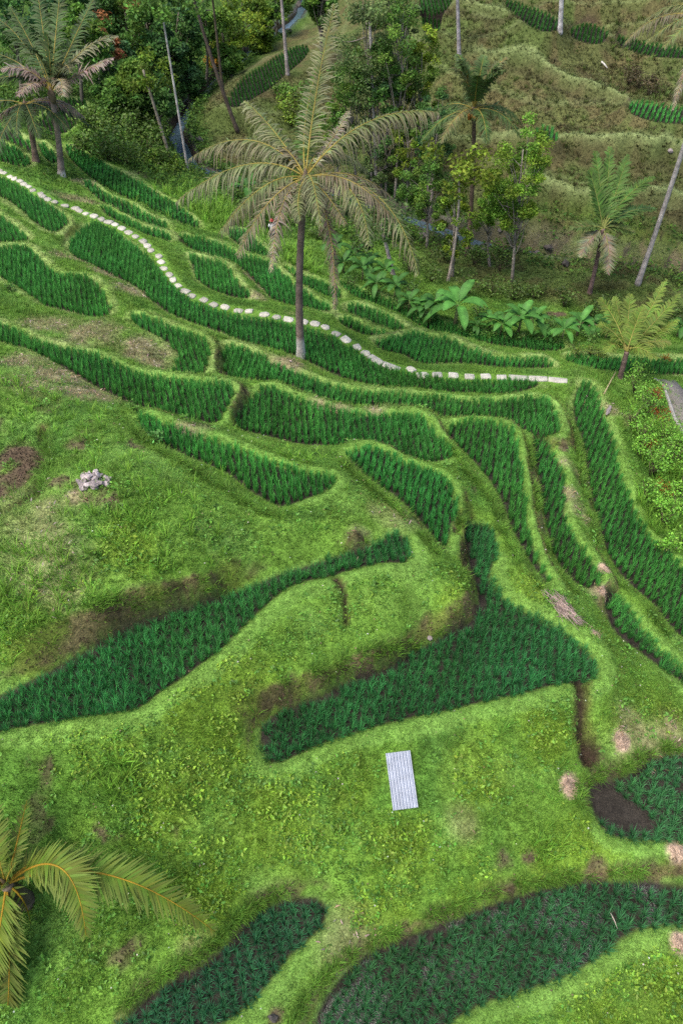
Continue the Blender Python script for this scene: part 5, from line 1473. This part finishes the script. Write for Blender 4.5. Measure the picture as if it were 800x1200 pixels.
sh_at(775, 578, .45, 260, .08, (.22, .12, .015), 'round orange-brown bush below the red shrubs at the right')
sh_at(778, 426, .45, 160, .10, (.24, .14, .02), 'small orange-brown bush right of the young yellow palm')
for (x, y, r, c) in [(742,462,.8,.9),(752,488,.8,1),(738,500,.7,.8),(748,520,.8,1),(776,520,.8,1.1),(785,548,.8,1.2),(760,558,.7,1),(755,585,.6,1.1),(757,478,.7,1.3),(746,535,.6,1.2),(765,556,.8,1.25),(783,530,.7,1.3),(766,600,.7,1.3),(790,600,.7,1.2),(775,615,.6,1.2),(795,640,.7,1.3),(748,448,.8,.8),(780,650,.5,1.3),(792,580,.7,1.2),(770,545,.6,.9)]:
    sh_at(x, y, r, 300, .11, np.array((.14, .31, .035)) * c, 'leafy green weed bush in the rank growth at the right edge', 'weed bushes at the right edge', h=r * 1.6)
for (x, y, r, c) in [(480,318,1.1,1),(505,330,1.0,.9),(548,345,1.2,1),(575,348,1.2,1),(602,352,1.1,.8),(625,350,.9,.8),(555,310,1.0,1),(585,318,1.2,.9),(520,305,1.0,.8),(660,360,.9,.7),(690,372,.8,.8),(712,365,.8,.8),(770,370,.9,.7),(790,380,1.0,.7),(470,285,1.1,.9),(430,275,1.0,.8),(600,290,.9,.7),(350,265,1.0,.7),(365,250,1.1,.8),(372,280,.9,1)]:
    sh_at(x, y, r, 260, .20, np.array((.085, .155, .026)) * c, 'scrubby green bush on the gully side behind the banana plants', 'bushes along the gully')
for (x, y, r) in [(735,100,1.2),(748,104,1.1),(758,112,1.0)]:
    sh_at(x, y, r, 220, .22, (.085, .07, .03), 'brownish shrub on the far terraces above the lowest hill paddy', 'brownish shrubs on the far terraces')
for (x, y, r) in [(676,418,.6),(690,416,.6),(700,422,.5)]:
    sh_at(x, y, r, 160, .12, (.11, .17, .02), 'yellow-green bush left of the young yellow palm', 'bushes left of the young yellow palm')

# ------------------------------------------------------------------ banana plants
def banana_leaf(L, W, az, el, arch, col):
    n = 10; h = np.array([math.cos(az), math.sin(az), 0]); up = np.array([0, 0, 1.0])
    pts = bez(np.zeros(3), (h * math.cos(el) + up * math.sin(el)) * L * .55, h * L * (.45 + .5 * math.cos(el)) + up * L * (math.sin(el) * .8 - arch), n)
    tan = np.gradient(pts, axis=0); tan /= np.linalg.norm(tan, axis=1)[:, None]
    V, C, Q = [], [], []
    sd = nrmz(np.cross(h, up))
    for i in range(n):
        f = i / (n - 1); w = W * .5 * (math.sin(PI * min(1, max(0, (f - .12) / .88))) ** .55 if f > .12 else .03) + .01
        nn = np.cross(sd, tan[i]); nn = nn if nn[2] > 0 else -nn
        wob = rng.normal(size=2) * .035
        V += [pts[i] - sd * w * (1 + wob[0]) + nn * w * .25, pts[i], pts[i] + sd * w * (1 + wob[1]) + nn * w * .25]
        c = np.array(col) * (.85 + .3 * rng.random()); C += [c, c * 1.35, c * .95]
    for i in range(n - 1):
        a = i * 3; Q += [(a, a + 1, a + 4, a + 3), (a + 1, a + 2, a + 5, a + 4)]
    return np.array(V), Q, np.array(C)


def banana(p, s, label, col, nl=10):
    root = empty('banana_plant', tuple(p), label, 'banana plant', 'banana plants along the gully')
    hgt = 1.25 * s; mb = MB()
    mb.tube([(0, 0, -.1), (.02, 0, hgt * .5), (.03, .01, hgt)], [.11 * s, .09 * s, .05 * s], 7, [(.16, .13, .08), (.17, .18, .08), (.14, .2, .06)])
    mb.build('stem', M_BARK, root, True)
    for i in range(nl):
        v, q, c = banana_leaf((1.35 + .4 * rng.random()) * s, (.42 + .1 * rng.random()) * s, i * 2.4 + rng.random(), 1.15 - .85 * (i / nl) - .15 * rng.random(), .15 + .55 * (i / nl) + .2 * rng.random(), np.array(col) * (.75 + .5 * rng.random()))
        me = np_mesh('leaf', v + [.03, .01, hgt - .05], None, np.clip(c, 0, .9), True, q)
        link('leaf', me, M_BANANA, root)
    return root


for (x, y, s, c, lab) in [(392,305,1.1,.8,'banana plant close behind the main palm trunk'),(414,312,1.1,.85,'banana plant in the dense blue-green clump behind the hanging fronds'),(432,318,1.0,.9,'banana plant at the back of the blue-green clump'),(450,332,1.0,.9,'banana plant at the right end of the blue-green clump'),(494,374,.9,1,'low banana plant beside the dry sheathed one'),(572,388,1.0,1.2,'banana plant between the low one and the bright one'),(620,392,1.0,1.2,'leaning banana plant in the right half of the row'),(690,394,.9,1.1,'short banana plant next to the young yellow palm'),(402,322,1.15,.8,'dark blue-green banana plant just right of the main palm trunk'),(424,330,1.2,.9,'bluish banana plant under the drooping right-hand frond'),(440,346,1.0,.9,'banana plant with broad leaves below the drooping frond tips'),(462,350,1.0,.9,'banana plant at the foot of the pale leaning stump'),(478,366,.9,1,'small banana plant left of the tallest bright one'),
    (508,372,1.1,1.1,'banana plant with dry brown sheaths beside the tallest bright one'),(532,384,1.55,1.5,'tallest bright yellow-green banana plant in the row'),(556,392,.8,1.1,'low banana plant right of the tallest bright one'),(584,396,1.15,1.4,'bright banana plant fourth from the young yellow palm'),(606,392,1.2,1.3,'banana plant with wide drooping leaves in the middle of the row'),(634,400,.7,1,'smallest banana plant in a dark gap of the row'),
    (656,402,1.1,1.3,'upright banana plant before the shady bank'),(674,396,1.0,1.2,'banana plant nearest the young yellow palm on its left'),(708,398,1.0,1,'banana plant half hidden by the left fronds of the young yellow palm'),(290,240,1.6,.9,'lone banana plant up the slope left of the main palm'),(302,262,1.2,.9,'banana plant just above the person'),(792,395,.9,.8,'banana plant at the right edge behind the young yellow palm')]:
    banana(hit(x, y), s * (.6 + .28 * rng.random()), lab, np.array((.052, .15, .026)) * c)

for (x, y, r, c) in [(412,336,.8,1),(440,345,.8,.9),(470,358,.8,.9),(500,380,.7,1),(548,392,.6,1.1),(570,396,.5,1.2),(598,398,.6,1),(622,400,.5,1),(648,404,.5,1.1),(690,402,.6,1),(480,345,.9,.7),(520,362,.8,.7),(560,372,.9,.7),(600,376,.8,.7),(640,384,.8,.7),(675,384,.7,.7)]:
    sh_at(x, y, r, 260, .15, np.array((.085, .19, .03)) * c, 'low leafy shrub filling the gaps between the banana plants', 'low shrubs among the banana plants', h=r * .7)

# undergrowth of the gully and the wooded bank
q = scatter(60000, -36, 30, 40, 112)
dep = q[:, 1] * math.cos(PITCH) + 28 * math.sin(PITCH)
m_ = np.clip(gsample(forest, q[:, 0], q[:, 1]) * .8 + gsample(gully, q[:, 0], q[:, 1]) * 1.0, 0, 1) * (1 - gsample(FARM, q[:, 0], q[:, 1])) * (1 - .7 * gsample(mound, q[:, 0], q[:, 1])) * sstep(.9, 1.6, gsample(SD, q[:, 0], q[:, 1])) * sstep(.8, 1.4, gsample(DR, q[:, 0], q[:, 1]))
q = q[(np.abs(q[:, 0]) < dep * .467 + 4) & (rng.random(len(q)) < m_)]
nl = 6
p = np.repeat(np.column_stack([q, zat(q[:, 0], q[:, 1])]), nl, 0)
p += np.column_stack([rng.normal(size=(len(p), 2)) * .3, .05 + .6 * rng.random(len(p)) ** 1.5])
base_c = np.where(rng.random((len(q), 1)) < .5, [[.065, .15, .026]], [[.11, .21, .03]]) * (.5 + .9 * NA.fbm(q[:, 0], q[:, 1], 3, 3)[:, None])
v, t, c = leaves(p, .26, np.repeat(base_c, nl, 0))
tag(link('undergrowth', np_mesh('undergrowth', v, t, c), M_TREE), 'tangled green undergrowth covering the stream banks and forest floor', 'undergrowth', kind='stuff')
print('plants', round(time.time() - T0, 1))
# ------------------------------------------------------------------ daylight, camera
w = bpy.data.worlds.new('World'); scene.world = w; w.use_nodes = True
nt = w.node_tree; nt.nodes.clear()
out = nt.nodes.new('ShaderNodeOutputWorld'); bg = nt.nodes.new('ShaderNodeBackground'); sky = nt.nodes.new('ShaderNodeTexSky')
SUN_E, SUN_A = math.radians(62), math.radians(235)
sky.sky_type = 'NISHITA'; sky.sun_disc = False; sky.sun_elevation = SUN_E; sky.sun_rotation = SUN_A
sky.air_density = 1.0; sky.dust_density = 4.0; sky.ozone_density = 1.0
bg.inputs['Strength'].default_value = 0.12
nt.links.new(sky.outputs[0], bg.inputs['Color']); nt.links.new(bg.outputs[0], out.inputs['Surface'])
L = bpy.data.lights.new('sun', 'SUN'); L.energy = 1.3; L.angle = math.radians(35); L.color = (1.0, .95, .86)
so = bpy.data.objects.new('sun', L); COL.objects.link(so)
sdir = Vector((math.sin(SUN_A) * math.cos(SUN_E), math.cos(SUN_A) * math.cos(SUN_E), math.sin(SUN_E)))
so.rotation_euler = (-sdir).to_track_quat('-Z', 'Y').to_euler()

cd = bpy.data.cameras.new('camera'); co = bpy.data.objects.new('camera', cd); COL.objects.link(co)
co.location = CAM; co.rotation_euler = (PI / 2 - PITCH, 0, 0)
cd.sensor_fit = 'VERTICAL'; cd.sensor_height = 24.0; cd.lens = FPX / 1200 * 24.0
cd.clip_start = .1; cd.clip_end = 1000
scene.camera = co
scene.render.engine = 'CYCLES'
scene.cycles.max_bounces = 6; scene.cycles.diffuse_bounces = 3; scene.cycles.glossy_bounces = 2; scene.cycles.transmission_bounces = 3; scene.cycles.transparent_max_bounces = 4
scene.cycles.use_denoising = False
scene.view_settings.view_transform = 'Standard'; scene.view_settings.look = 'None'
scene.view_settings.exposure = 1.2; scene.view_settings.gamma = 1.0
print('done', round(time.time() - T0, 1))
